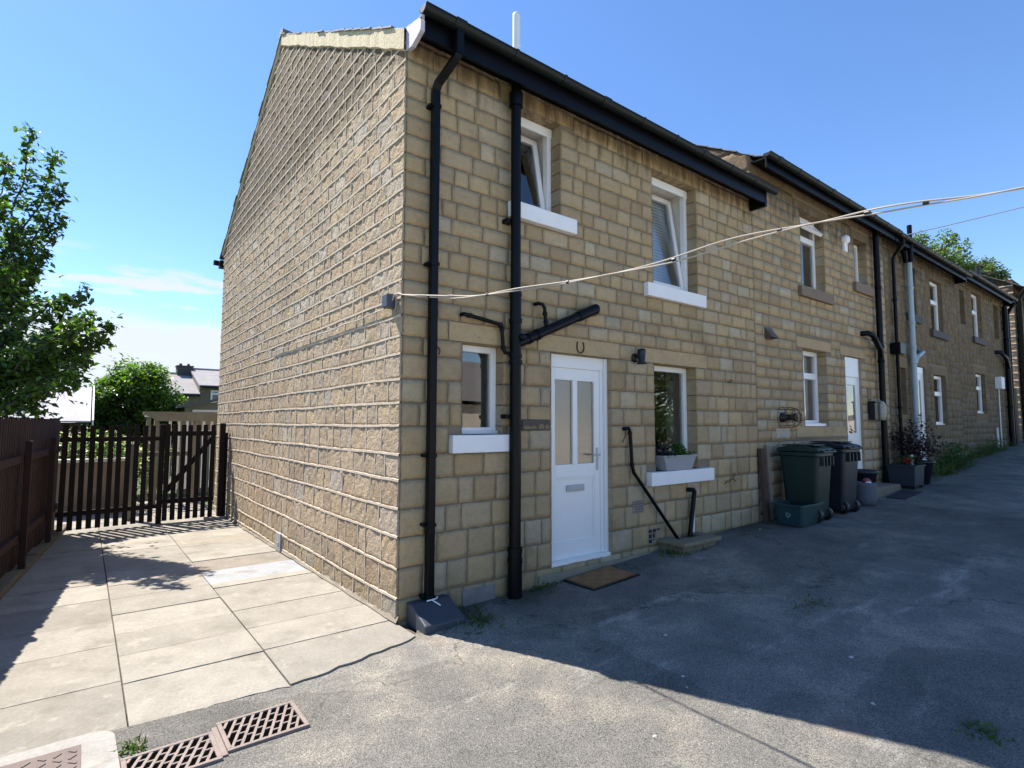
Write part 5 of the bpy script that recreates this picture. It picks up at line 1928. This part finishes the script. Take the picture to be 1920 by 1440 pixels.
# ------------------------------------------------------------------ bins and other objects by the wall
def wheelie_bin(body_c, label, loc, rot=0.0, proto={}):
    T = thing('wheelie_bin', label, 'bin', (0, 0, 0), 'wheelie bins by the wall')
    mt = mat('bin_plastic', body_c, 0.45, 0.18, 5.0, 0.05, 30.0)
    # local: width along x (0.56), depth along y: front at +y (hinge/handle and wheels at -y), height z
    mb = MB()
    w, d, h = .255, .275, 1.0

    def ring(k, z, dy=0.0, rr_=.05):
        pts = []
        W_, D_ = w * k, d * k
        for (sx, sy, a0) in ((1, 1, 0), (-1, 1, 90), (-1, -1, 180), (1, -1, 270)):
            for a in (0, 30, 60, 90):
                an = R(a0 + a)
                pts.append((sx * (W_ - rr_) + rr_ * math.cos(an), sy * (D_ - rr_) + rr_ * math.sin(an) + dy, z))
        return pts
    rings = [ring(.78, .05, .0), ring(.80, .09), ring(.985, .88, -.0), ring(1.0, .93), ring(1.06, .94, 0, .06), ring(1.06, .99, 0, .06), ring(1.0, .995)]
    n = 16
    vs = [p for rg_ in rings for p in rg_]
    fs = [(i * n + j, i * n + (j + 1) % n, (i + 1) * n + (j + 1) % n, (i + 1) * n + j) for i in range(len(rings) - 1) for j in range(n)]
    mb.add(vs, fs + [tuple(range(n))[::-1]])
    for sx in (-.17, -.06, .06, .17):    # ribs under the handle
        mb.box((sx - .012, -d - .045, .80), (sx + .012, -d + .02, .935))
    body = mb.build('body', mt, T, bevel=.004)
    mb = MB()
    lid = [(-d * 1.08, 1.0), (-d * 1.0, 1.045), (-d * .3, 1.085), (d * .5, 1.085), (d * 1.05, 1.05), (d * 1.12, 1.0)]
    mb.extrude(lid, (-w * 1.08, 0, 0), (w * 1.08, 0, 0), (0, 1, 0), (0, 0, 1))
    mb.box((-w * .8, -.2, 1.083), (w * .8, .25, 1.10))
    mb.build('lid', mt, T, bevel=.012)
    mb = MB()
    mb.tube([(-w * .85, -d * 1.08 - .03, 1.0), (w * .85, -d * 1.08 - .03, 1.0)], .018, 10)
    for sx in (-w * .8, 0, w * .8):
        mb.box((sx - .02, -d * 1.08 - .03, .985), (sx + .02, -d + .02, 1.03))
    mb.build('handle', mt, T)
    for sx in (-w + .085, w - .085):
        mb = MB()
        mb.lathe((sx, -d * .66, .10), ((0, -.02), (.045, -.022), (.07, -.028), (.098, -.025), (.10, -.015), (.10, .015), (.098, .025), (.07, .028), (.045, .022), (0, .02)), 24, axis='x')
        wh = mb.build('wheel', M['blacklow'], T)
        mb = MB()
        mb.lathe((sx, -d * .66, .10), ((0, -.03), (.035, -.032), (.05, -.026), (.05, .026), (.035, .032), (0, .03)), 14, axis='x')
        mb.build('rim', M['rim'], wh)
    T.location = loc
    T.rotation_euler = (0, 0, rot)
    return T


wheelie_bin((0.003, 0.022, 0.018), 'dark green wheelie bin, nearer one behind the recycling box', (6.36, -0.42, gz(6.4)), R(2))
wheelie_bin((0.011, 0.018, 0.028), 'slate grey wheelie bin standing beyond the green one', (7.32, -0.42, gz(7.3)), R(-3))

RB = thing('recycling_box', 'open dark teal recycling box on the ground in front of the green bin', 'box', (5.98, -.42, gz(6)))
mt = mat('teal_box_plastic', (0.008, 0.045, 0.05), 0.5, 0.15, 5.0)
mb = MB()
bx, by, bz, bh = 5.98, -.46, gz(6), .27


def rrect(hx, hy, z, rr_=.03):
    pts = []
    for (sx, sy, a0) in ((1, 1, 0), (-1, 1, 90), (-1, -1, 180), (1, -1, 270)):
        for a in (0, 45, 90):
            an = R(a0 + a)
            pts.append((bx + sx * (hx - rr_) + rr_ * math.cos(an), by + sy * (hy - rr_) + rr_ * math.sin(an), z))
    return pts


rs = [rrect(.27, .17, bz + .005), rrect(.31, .20, bz + bh), rrect(.335, .225, bz + bh), rrect(.335, .225, bz + bh + .03), rrect(.305, .195, bz + bh + .03), rrect(.265, .165, bz + .02)]
n = 12
mb.add([p for q in rs for p in q], [(i * n + j, i * n + (j + 1) % n, (i + 1) * n + (j + 1) % n, (i + 1) * n + j) for i in range(5) for j in range(n)] + [tuple(range(5 * n, 6 * n)), tuple(range(n))[::-1]])
mb.build('body', mt, RB, bevel=.004)
mb = MB()
# recycling arrows on the side facing the lane end (-X)
ang = math.atan2(.04, .27)
for k in range(3):
    a0 = R(90 + 120 * k)
    xx = bx - .2925
    q = []
    for a, rr_ in ((a0, .036), (a0 + R(75), .036), (a0 + R(75), .052), (a0 + R(105), .028), (a0 + R(75), .010), (a0 + R(75), .022), (a0, .022)):
        zz = bz + .15 + rr_ * math.sin(a)
        q.append((xx - .009 * 1 - (zz - bz - .15) * .15, by + .0 + rr_ * math.cos(a), zz))
    mb.add(q, (tuple(range(7)),))
mb.build('recycling_symbol', mat('faded_white_print', (0.28, 0.40, 0.42), 0.6, 0.3, 40.0), RB)

PB = MB()
Mx = Matrix.Translation((5.80, -.10, gz(5.8))) @ Matrix.Rotation(R(-3), 4, 'X') @ Matrix.Rotation(R(-1.0), 4, 'Y')
PB.box((-.05, -.03, 0), (.05, .03, 1.06), M=Mx)
tag(PB.build('timber_plank', mat('dark_stained_plank', (0.075, 0.045, 0.032), 0.8, 0.3, 9.0, 0.3, 30.0), bevel=.004), 'dark stained plank leaning upright against the wall left of the bins', 'plank')
PB = MB()
Mx = Matrix.Translation((5.99, -.085, gz(6.0))) @ Matrix.Rotation(R(-2.4), 4, 'X') @ Matrix.Rotation(R(-1.5), 4, 'Y')
PB.box((-.035, -.02, 0), (.03, .02, 1.10), M=Mx)
tag(PB.build('timber_plank', mat('grey_weathered_plank', (0.24, 0.20, 0.16), 0.85, 0.3, 9.0, 0.3, 30.0), bevel=.004), 'pale weathered plank leaning beside the darker plank', 'plank')

# gully slab under the waste pipes
GS = thing('gully_surround', 'small raised stone gully surround at the foot of the waste pipes', 'drain', (3.8, -.2, gz(3.8)))
zt = gz(3.8) + .105
mb = MB()
mb.box((3.40, -.36, gz(3.4) - .1), (4.06, -.005, zt - .03), (.26, .22, .16))
mb.build('base', M['stone'], GS, bevel=.012)
mb = MB()
mb.box((3.36, -.40, zt - .03), (4.12, -.21, zt + .015), (.30, .25, .17))
mb.box((3.36, -.205, zt - .03), (3.55, -.01, zt + .015), (.30, .25, .17))
mb.box((3.98, -.205, zt - .03), (4.12, -.01, zt + .015), (.28, .23, .16))
mb.build('slab', M['stone'], GS, bevel=.008)

# planter on the sill
PT = thing('window_planter', 'grey tapered trough planter with green foliage on the white window sill', 'planter', (3.74, .0, 1.062))
mb = MB()
cxp, cyp = 3.76, -.005
prof = [(.78, 1.064), (.80, 1.07), (1.0, 1.225), (1.06, 1.228), (1.06, 1.25), (1.0, 1.25), (.96, 1.22)]
rings = []
for k, z in prof:
    hx, hy = .325 * k, .085 * k
    rings.append([(cxp + hx, cyp + hy, z), (cxp - hx, cyp + hy, z), (cxp - hx, cyp - hy, z), (cxp + hx, cyp - hy, z)])
mb.add([p for q in rings for p in q], [(i * 4 + j, i * 4 + (j + 1) % 4, (i + 1) * 4 + (j + 1) % 4, (i + 1) * 4 + j) for i in range(len(rings) - 1) for j in range(4)] + [(3, 2, 1, 0), (24, 25, 26, 27)])
mb.build('trough', mat('grey_planter_plastic', (0.30, 0.31, 0.33), 0.5, 0.1, 5.0), PT, bevel=.006)
rng = random.Random(31)
for nm, xa, xb, cols, k in (('green_plant', 3.62, 4.0, [(.05, .12, .02), (.08, .17, .03), (.035, .08, .015)], 420), ('purple_plant', 3.45, 3.66, [(.05, .035, .09), (.03, .05, .03), (.09, .06, .14), (.02, .04, .02)], 200)):
    mb = MB()
    pts = []
    for i in range(k):
        x = rng.gauss((xa + xb) / 2, (xb - xa) * .26)
        top = .15 * math.exp(-((x - (xa + xb) / 2) / ((xb - xa) * .5)) ** 2)
        pts.append(Vector((x, cyp + rng.gauss(0, .045), 1.235 + rng.random() * top)))
    leaves(mb, pts, .045, rng, cols, droop=-.2, aspect=.6)
    mb.build(nm, M['leafd'], PT)
# lamp standing inside that window
LP = thing('table_lamp', 'table lamp with a pale green shade just inside the ground floor window', 'lamp', (3.78, .42, 1.06))
mb = MB()
mb.lathe((3.70, .42, 1.06), ((0, 0), (.07, 0), (.07, .015), (.015, .03), (.013, .16), (.03, .19), (.012, .22), (.012, .27)), 16)
mb.build('stem', mat('brass', (0.7, 0.5, 0.2), 0.3, 0.1, 9.0, metal=1.0), LP)
mb = MB()
mb.lathe((3.70, .42, 1.30), ((.17, 0.0), (.15, .05), (.09, .10), (.03, .12), (0.0, .12)), 22)
mb.build('lamp_shade', mat('green_glass_shade', (0.10, 0.34, 0.24), 0.25, 0.2, 9.0), LP)
mb = MB()
mb.box((3.2, .29, 1.02), (4.5, .62, 1.055))
mb.build('window_board', M['whitepaint'], H1)

# slate cover at the foot of the square downpipe
SC = thing('downpipe_cover', 'slate grey wedge cover at the foot of the square downpipe', 'cover', (.26, -.2, 0))
mb = MB()
prof = [(-.008, -.02), (-.008, .165), (-.10, .165), (-.34, .055), (-.34, -.02)]
mb.extrude([(a, b) for a, b in prof], (.07, 0, 0), (.44, 0, 0), (0, 1, 0), (0, 0, 1))
mb.build('wedge', mat('slate_grey_cover', (0.045, 0.055, 0.072), 0.55, 0.15, 5.0), SC, bevel=.012)
mb = MB()
mb.tube([(.205, -.115, .172), (.25, -.125, .176), (.30, -.11, .175), (.32, -.09, .18)], .006, 6)
mb.tube([(.25, -.122, .175), (.285, -.20, .145)], .0055, 6)
mb.build('cable_tie', M['whitepaint'], SC)

# doormat
DM = thing('doormat', 'brown coir doormat with black rubber edge in front of the white door', 'mat', (2.14, -.24, gz(2.1)))
mb = MB()
N_ = 14


def matz(x, y):
    return rough_z(x, y) + .006


def matsheet(mb, x0, x1, y0, y1, h, col=(1, 1, 1), tile=False):
    n = 10
    vs = [(x0 + (x1 - x0) * i / n, y0 + (y1 - y0) * j / n, matz(x0 + (x1 - x0) * i / n, y0 + (y1 - y0) * j / n) + h) for j in range(n + 1) for i in range(n + 1)]
    m = n + 1
    mb.add(vs, [(j * m + i, j * m + i + 1, (j + 1) * m + i + 1, (j + 1) * m + i) for j in range(n) for i in range(n)], col)
    per = [(i, 0) for i in range(n)] + [(n, j) for j in range(n)] + [(i, n) for i in range(n, 0, -1)] + [(0, j) for j in range(n, 0, -1)]
    k = len(per)
    top = [vs[j * m + i] for i, j in per]
    bot = [(a, b, c - h - .01) for a, b, c in top]
    mb.add(top + bot, [(i, k + i, k + (i + 1) % k, (i + 1) % k) for i in range(k)], col)


matsheet(mb, 1.80, 2.47, -.48, -.05, .010)
mb.build('rubber_base', M['blacklow'], DM)
mb = MB()
for i in range(5):
    for j in range(4):
        a, b = 1.83 + .122 * i, -.455 + .096 * j
        matsheet(mb, a, a + .1215, b, b + .0955, .017 + (.002 if (i + j) % 2 else 0), rgb((1, 1, 1), .92 + .16 * ((i + j) % 2)))
mb.build('coir_pile', mat('brown_coir', (0.34, 0.17, 0.065), 0.95, 0.3, 20.0, 1.0, 160.0, attr=True, fine=0.4, fscale=220.0), DM)

# drain gratings
def grating(x0, x1, y0, y1, label, nx=8, ny=3):
    T = thing('drain_grating', label, 'grating', ((x0 + x1) / 2, (y0 + y1) / 2, 0), 'iron gully gratings in the lane')
    z = max(rough_z(x, y) for x in (x0, x1, (x0 + x1) / 2) for y in (y0, y1)) + .014
    mb = MB()
    fw = .022
    mb.box((x0, y0, z - .04), (x1, y0 + fw, z))
    mb.box((x0, y1 - fw, z - .04), (x1, y1, z))
    mb.box((x0, y0 + fw, z - .04), (x0 + fw, y1 - fw, z))
    mb.box((x1 - fw, y0 + fw, z - .04), (x1, y1 - fw, z))
    mb.build('frame', M['grate'], T, bevel=.003)
    mb = MB()
    # slanting bars with offset cross ties
    X0, X1, Y0_, Y1_ = x0 + fw, x1 - fw, y0 + fw, y1 - fw
    nb = nx

    def clipbar(ax, w):
        # bar leaning: x = ax + s*(y-Y0), s = .55
        s = .42
        a = (ax, Y0_)
        b = (ax + s * (Y1_ - Y0_), Y1_)
        pa, pb = list(a), list(b)
        if pb[0] > X1:
            t = (X1 - pa[0]) / (pb[0] - pa[0])
            pb = [X1, pa[1] + (pb[1] - pa[1]) * t]
        if pa[0] < X0:
            t = (X0 - pa[0]) / (pb[0] - pa[0])
            pa = [X0, pa[1] + (pb[1] - pa[1]) * t]
        if pb[1] - pa[1] < .01:
            return
        mb.add([(pa[0] - w, pa[1], z - .002), (pa[0] + w, pa[1], z - .002), (pb[0] + w, pb[1], z - .002), (pb[0] - w, pb[1], z - .002),
                (pa[0] - w, pa[1], z - .035), (pa[0] + w, pa[1], z - .035), (pb[0] + w, pb[1], z - .035), (pb[0] - w, pb[1], z - .035)],
               ((0, 1, 2, 3), (0, 4, 5, 1), (1, 5, 6, 2), (2, 6, 7, 3), (3, 7, 4, 0)))
    step = (X1 - X0) / nb
    s = .42
    k0 = -int((s * (Y1_ - Y0_)) / step) - 1
    for i in range(k0, nb + 1):
        ax = X0 + step * i
        if ax > X1 - .005 or ax + s * (Y1_ - Y0_) < X0 + .005:
            continue
        clipbar(ax, .0085)
    for j in range(1, ny + 1):
        yy = Y0_ + (Y1_ - Y0_) * j / (ny + 1)
        for i in range(k0, nb + 1):
            off = (Y1_ - Y0_) / (ny + 1) * (.25 if i % 2 else -.25)
            y3 = yy + off
            xa = X0 + step * i + s * (y3 - Y0_)
            xb = xa + step
            if xa < X0 - .001 or xb > X1 + step * .9 or xa > X1 - .01:
                continue
            xb = min(xb, X1)
            mb.box((xa, y3 - .006, z - .034), (xb, y3 + .006, z - .0035))
    mb.build('bars', M['grate'], T, bevel=.002)
    mb = MB()
    mb.quad((x0 + .01, y0 + .01, z - .0095), (x1 - .01, y0 + .01, z - .0095), (x1 - .01, y1 - .01, z - .0095), (x0 + .01, y1 - .01, z - .0095))  # flat black sheet just under the bars, painted shade for the depth of the holes
    mb.build('hole_shade_sheet', mat('painted_hole_shade', (0.003, 0.0025, 0.002), 1.0, 0.3, 10.0, spec=0.0), T)
    return T


M['grate'] = mat('rusted_cast_iron', (0.215, 0.17, 0.15), 0.7, 0.4, 30.0, 0.3, 90.0)
grating(-1.455, -1.055, -1.11, -.79, 'rusty slotted iron drain grating, the right one, nearer the house corner')
grating(-1.88, -1.485, -1.155, -.865, 'rusty slotted iron drain grating cut by the bottom edge of the photo')
mb = MB()
mb.box((-1.484, -1.13, -.03), (-1.456, -.82, .012))
tag(mb.build('grating_bar', M['grate'], bevel=.004), 'rusty iron bar between the two drain gratings', 'iron bar')
# inspection cover in concrete
IC = thing('inspection_cover', 'rusty chequered inspection cover set in a white concrete surround at bottom left', 'cover', (-2.3, -.8, 0))
mb = MB()
zc = .014
lp = [(-3.2, -.50)] + [(-1.99 + .10 * math.cos(a) , -.60 + .11 * math.sin(a)) for a in np.linspace(R(95), R(-5), 7)] + [(-1.87, -1.6), (-3.2, -1.6)]
mb.add([(x, y, zc) for x, y in lp] + [(x, y, -.05) for x, y in lp], [tuple(range(len(lp)))[::-1]] + [(i, len(lp) + i, len(lp) + (i + 1) % len(lp), (i + 1) % len(lp)) for i in range(len(lp))], (.30, .285, .265))
mb.build('concrete_surround', M['concrete'], IC)
mb = MB()
mb.box((-2.75, -1.2, zc - .02), (-2.03, -.60, zc + .004))
for i in range(12):
    for j in range(10):
        x, y = -2.70 + .058 * i, -1.16 + .056 * j
        a = R(45 if (i + j) % 2 else -45)
        Mx = Matrix.Translation((x, y, zc + .003)) @ Matrix.Rotation(a, 4, 'Z')
        mb.box((-.019, -.005, 0), (.019, .005, .005), M=Mx)
mb.build('lid', mat('rusty_chequer_plate', (0.135, 0.10, 0.09), 0.75, 0.35, 12.0, 0.3, 80.0), IC)

# pots further along
SK = thing('rubbish_tub', 'dark round plant tub on the step edge beyond the grey bin', 'tub', (8.62, -.3, gz(8.6)))
mb = MB()
zb_ = gz(8.62)
mb.lathe((8.85, -.28, zb_ + .02), ((0, .0), (.16, .0), (.21, .44), (.235, .44), (.235, .50), (.20, .50), (.19, .44), (0, .43)), 22)
mb.build('tub', mat('navy_tub', (0.012, 0.014, 0.028), 0.45, 0.2, 6.0), SK)
SB = thing('grey_sack', 'small grey ribbed waste sack holding rubbish beside the grey bin', 'sack', (8.30, -.46, gz(8.3)))
mb = MB()
mb.lathe((8.30, -.50, gz(8.3)), ((0, 0), (.15, .0), (.165, .1), (.16, .30), (.17, .36), (.155, .37), (.14, .30), (0, .30)), 18)
mb.build('sack', mat('grey_woven_sack', (0.11, 0.125, 0.15), 0.8, 0.4, 30.0, 0.5, 60.0), SB)
mb = MB()
mb.lathe((8.27, -.56, gz(8.3) + .33), ((0, -.05), (.05, -.03), (.06, .01), (.04, .05), (0, .06)), 12)
mb.build('paper', M['whitepaint'], SB)
mb = MB()
mb.lathe((8.36, -.50, gz(8.3) + .37), ((0, -.05), (.06, -.03), (.07, .02), (.03, .06), (0, .06)), 12)
mb.build('red_wrapper', mat('dull_red_wrapper', (0.25, 0.06, 0.05), 0.6, 0.3, 20.0), SB)

BP = thing('square_planter', 'square slate-blue planter box with a red flower by the step', 'planter', (10.55, -.4, gz(10.5)))
zb_ = gz(10.5) + .06
mb = MB()
mb.box((10.36, -.62, zb_), (10.92, -.16, zb_ + .36), taper=.92)
mb.box((10.34, -.64, zb_ + .36), (10.94, -.14, zb_ + .39))
mb.build('box', mat('slate_blue_planter', (0.018, 0.027, 0.042), 0.5, 0.15, 5.0), BP, bevel=.008)
mb = MB()
for sx in (10.42, 10.85):
    for sy in (-.57, -.22):
        mb.box((sx - .03, sy - .03, gz(10.5) - .02), (sx + .03, sy + .03, zb_ + .01))
mb.build('feet', M['blacklow'], BP)
rng = random.Random(6)
mb = MB()
leaves(mb, [Vector((10.64 + rng.gauss(0, .12), -.4 + rng.gauss(0, .1), zb_ + .40 + rng.random() * .16)) for _ in range(150)], .06, rng, [(.05, .09, .03), (.08, .11, .05)], droop=-.2)
mb.build('plant', M['leafd'], BP)
mb = MB()
leaves(mb, [Vector((10.46 + rng.gauss(0, .035), -.46 + rng.gauss(0, .03), zb_ + .47 + rng.gauss(0, .03))) for _ in range(50)], .05, rng, [(.5, .02, .04), (.35, .015, .03)], droop=-.2)
mb.build('flower', M['leafd'], BP)
mb = MB()
mb.tube([(10.78, -.46, zb_ + .36), (10.78, -.46, zb_ + .58)], [.018, .022], 8)
mb.build('white_cane', M['whitepaint'], BP)
AC = thing('potted_acer', 'dark purple leaved shrub in a black tapered pot beside the square planter', 'potted plant', (11.5, -.38, gz(11.5)))
mb = MB()
zb_ = gz(11.4)
mb.lathe((11.42, -.38, zb_), ((0, .0), (.17, .0), (.26, .42), (.28, .42), (.28, .46), (.25, .46), (.24, .40), (0, .40)), 20)
mb.build('pot', mat('black_glazed_pot', (0.014, 0.017, 0.026), 0.4, 0.2, 5.0), AC)
mb, tr = MB(), MB()
for k in range(14):
    tip = Vector((11.30 + rng.gauss(0, .24), -.36 + rng.gauss(0, .15), zb_ + .65 + rng.random() * .6))
    ps = limb(tr, (11.42, -.38, zb_ + .4), tip, .014, .004, rng, .08)
    leaves(mb, [tip + Vector((rng.gauss(0, .13), rng.gauss(0, .11), rng.gauss(0, .13))) for _ in range(80)], .075, rng, [(.020, .010, .016), (.035, .014, .022), (.014, .010, .014)], droop=.2)
tr.build('stem', M['bark'], AC)
mb.build('foliage', M['leafd'], AC)
mb = MB()
matsheet(mb, 9.25, 10.15, -.78, -.48, .012)
tag(mb.build('doormat', mat('dark_rubber_mat', (0.016, 0.018, 0.024), 0.8, 0.3, 9.0)), 'dark rubber doormat below the stone step of the second house', 'mat')

# small litter and stones on the tarmac
rng = random.Random(44)
LIT = [(1.45, -1.55), (1.02, -2.0), (.92, -2.1), (2.3, -1.25), (1.55, -2.9), (2.05, -2.6), (.35, -2.3), (3.0, -.9), (5.25, -.28), (.2, -3.1), (1.2, -1.3), (-.3, -1.6)]
M['chip'] = mat('pale_stone_chip', (0.45, 0.44, 0.41), 0.8, 0.2, 30.0)
pr = None
for i, (x, y) in enumerate(LIT):
    if pr is None:
        mb = MB()
        mb.add([(-.014, -.008, 0), (.012, -.010, 0), (.016, .006, 0), (-.006, .011, 0), (-.008, -.003, .007), (.008, -.002, .008), (.003, .006, .006)],
               ((0, 1, 5, 4), (1, 2, 6, 5), (2, 3, 6), (3, 0, 4), (3, 4, 6), (4, 5, 6)))
        pr = mb.build('stone_chip', M['chip'])
        o = pr
        tag(o, 'small pale stone chip lying on the tarmac', 'stone', 'pale chips scattered on the lane')
    else:
        o = pr.copy()
        COL.objects.link(o)
    o.location = (x, y, rough_z(x, y) + .001)
    o.rotation_euler = (0, 0, rng.uniform(0, 6))
    s = rng.uniform(.6, 1.5)
    o.scale = (s, s, s)

# ------------------------------------------------------------------ the other side of the lane, seen only in the window panes, plus added bounce ground
sheet('bounce_ground', grid(-14, 44, 29), grid(-12.5, -4.7, 8), lambda x, y: rough_z(x, y) + .02, mat('pale_bounce_ground', (0.52, 0.465, 0.38), 0.95, 0.3, 1.5, 0.3, 60.0, fine=.25, fscale=40.0))  # unseen pale ground added to bounce sunlight onto the house fronts
GR = thing('lock_up_garage', 'pale rendered garage with a ribbed roof across the lane, mirrored in the windows', 'garage', (9, -12.5, .3))
mb = MB()
mb.box((5.0, -17, -.1), (13.5, -12.2, 2.3))
mb.build('wall', mat('cream_render', (0.55, 0.50, 0.41), 0.9, 0.15, 2.0), GR)
mb = MB()
mb.box((6.0, -12.2, .2), (8.6, -12.12, 2.1))
mb.build('door', mat('green_garage_door', (0.05, 0.13, 0.09), 0.5, 0.1, 3.0), GR)
mb = MB()
for i in range(9):
    ya, yb_ = -11.9 - i * .33, -11.9 - (i + 1) * .33
    za, zb_ = 2.28 + i * .2, 2.28 + (i + 1) * .2
    mb.box((4.8, yb_, zb_ - .06), (13.7, ya, zb_ - .02))
    mb.quad((4.8, yb_, zb_ - .06), (13.7, yb_, zb_ - .06), (13.7, yb_, zb_ + .14), (4.8, yb_, zb_ + .14))
mb.box((4.8, -17.2, 2.3), (13.7, -14.9, 4.0))
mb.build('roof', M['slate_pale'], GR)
blob_tree('lane_tree', 'broad green tree across the lane, mirrored in the ground floor window', 'tree', (20.5, -11.5, .9), (20.5, -11.5, 4.4), 3.2, 70, 90, .24, [(.05, .10, .025), (.08, .14, .03)], 9, .2, gap=.3, sub=.35)
blob_tree('lane_hedge', 'low dark hedge across the lane, mirrored under the tree', 'hedge', (15.5, -9.6, .7), (16.0, -9.6, 1.3), 1.5, 50, 70, .14, [(.03, .06, .015), (.04, .08, .02)], 29, .06, squash=.6, gap=.2, sub=.4)
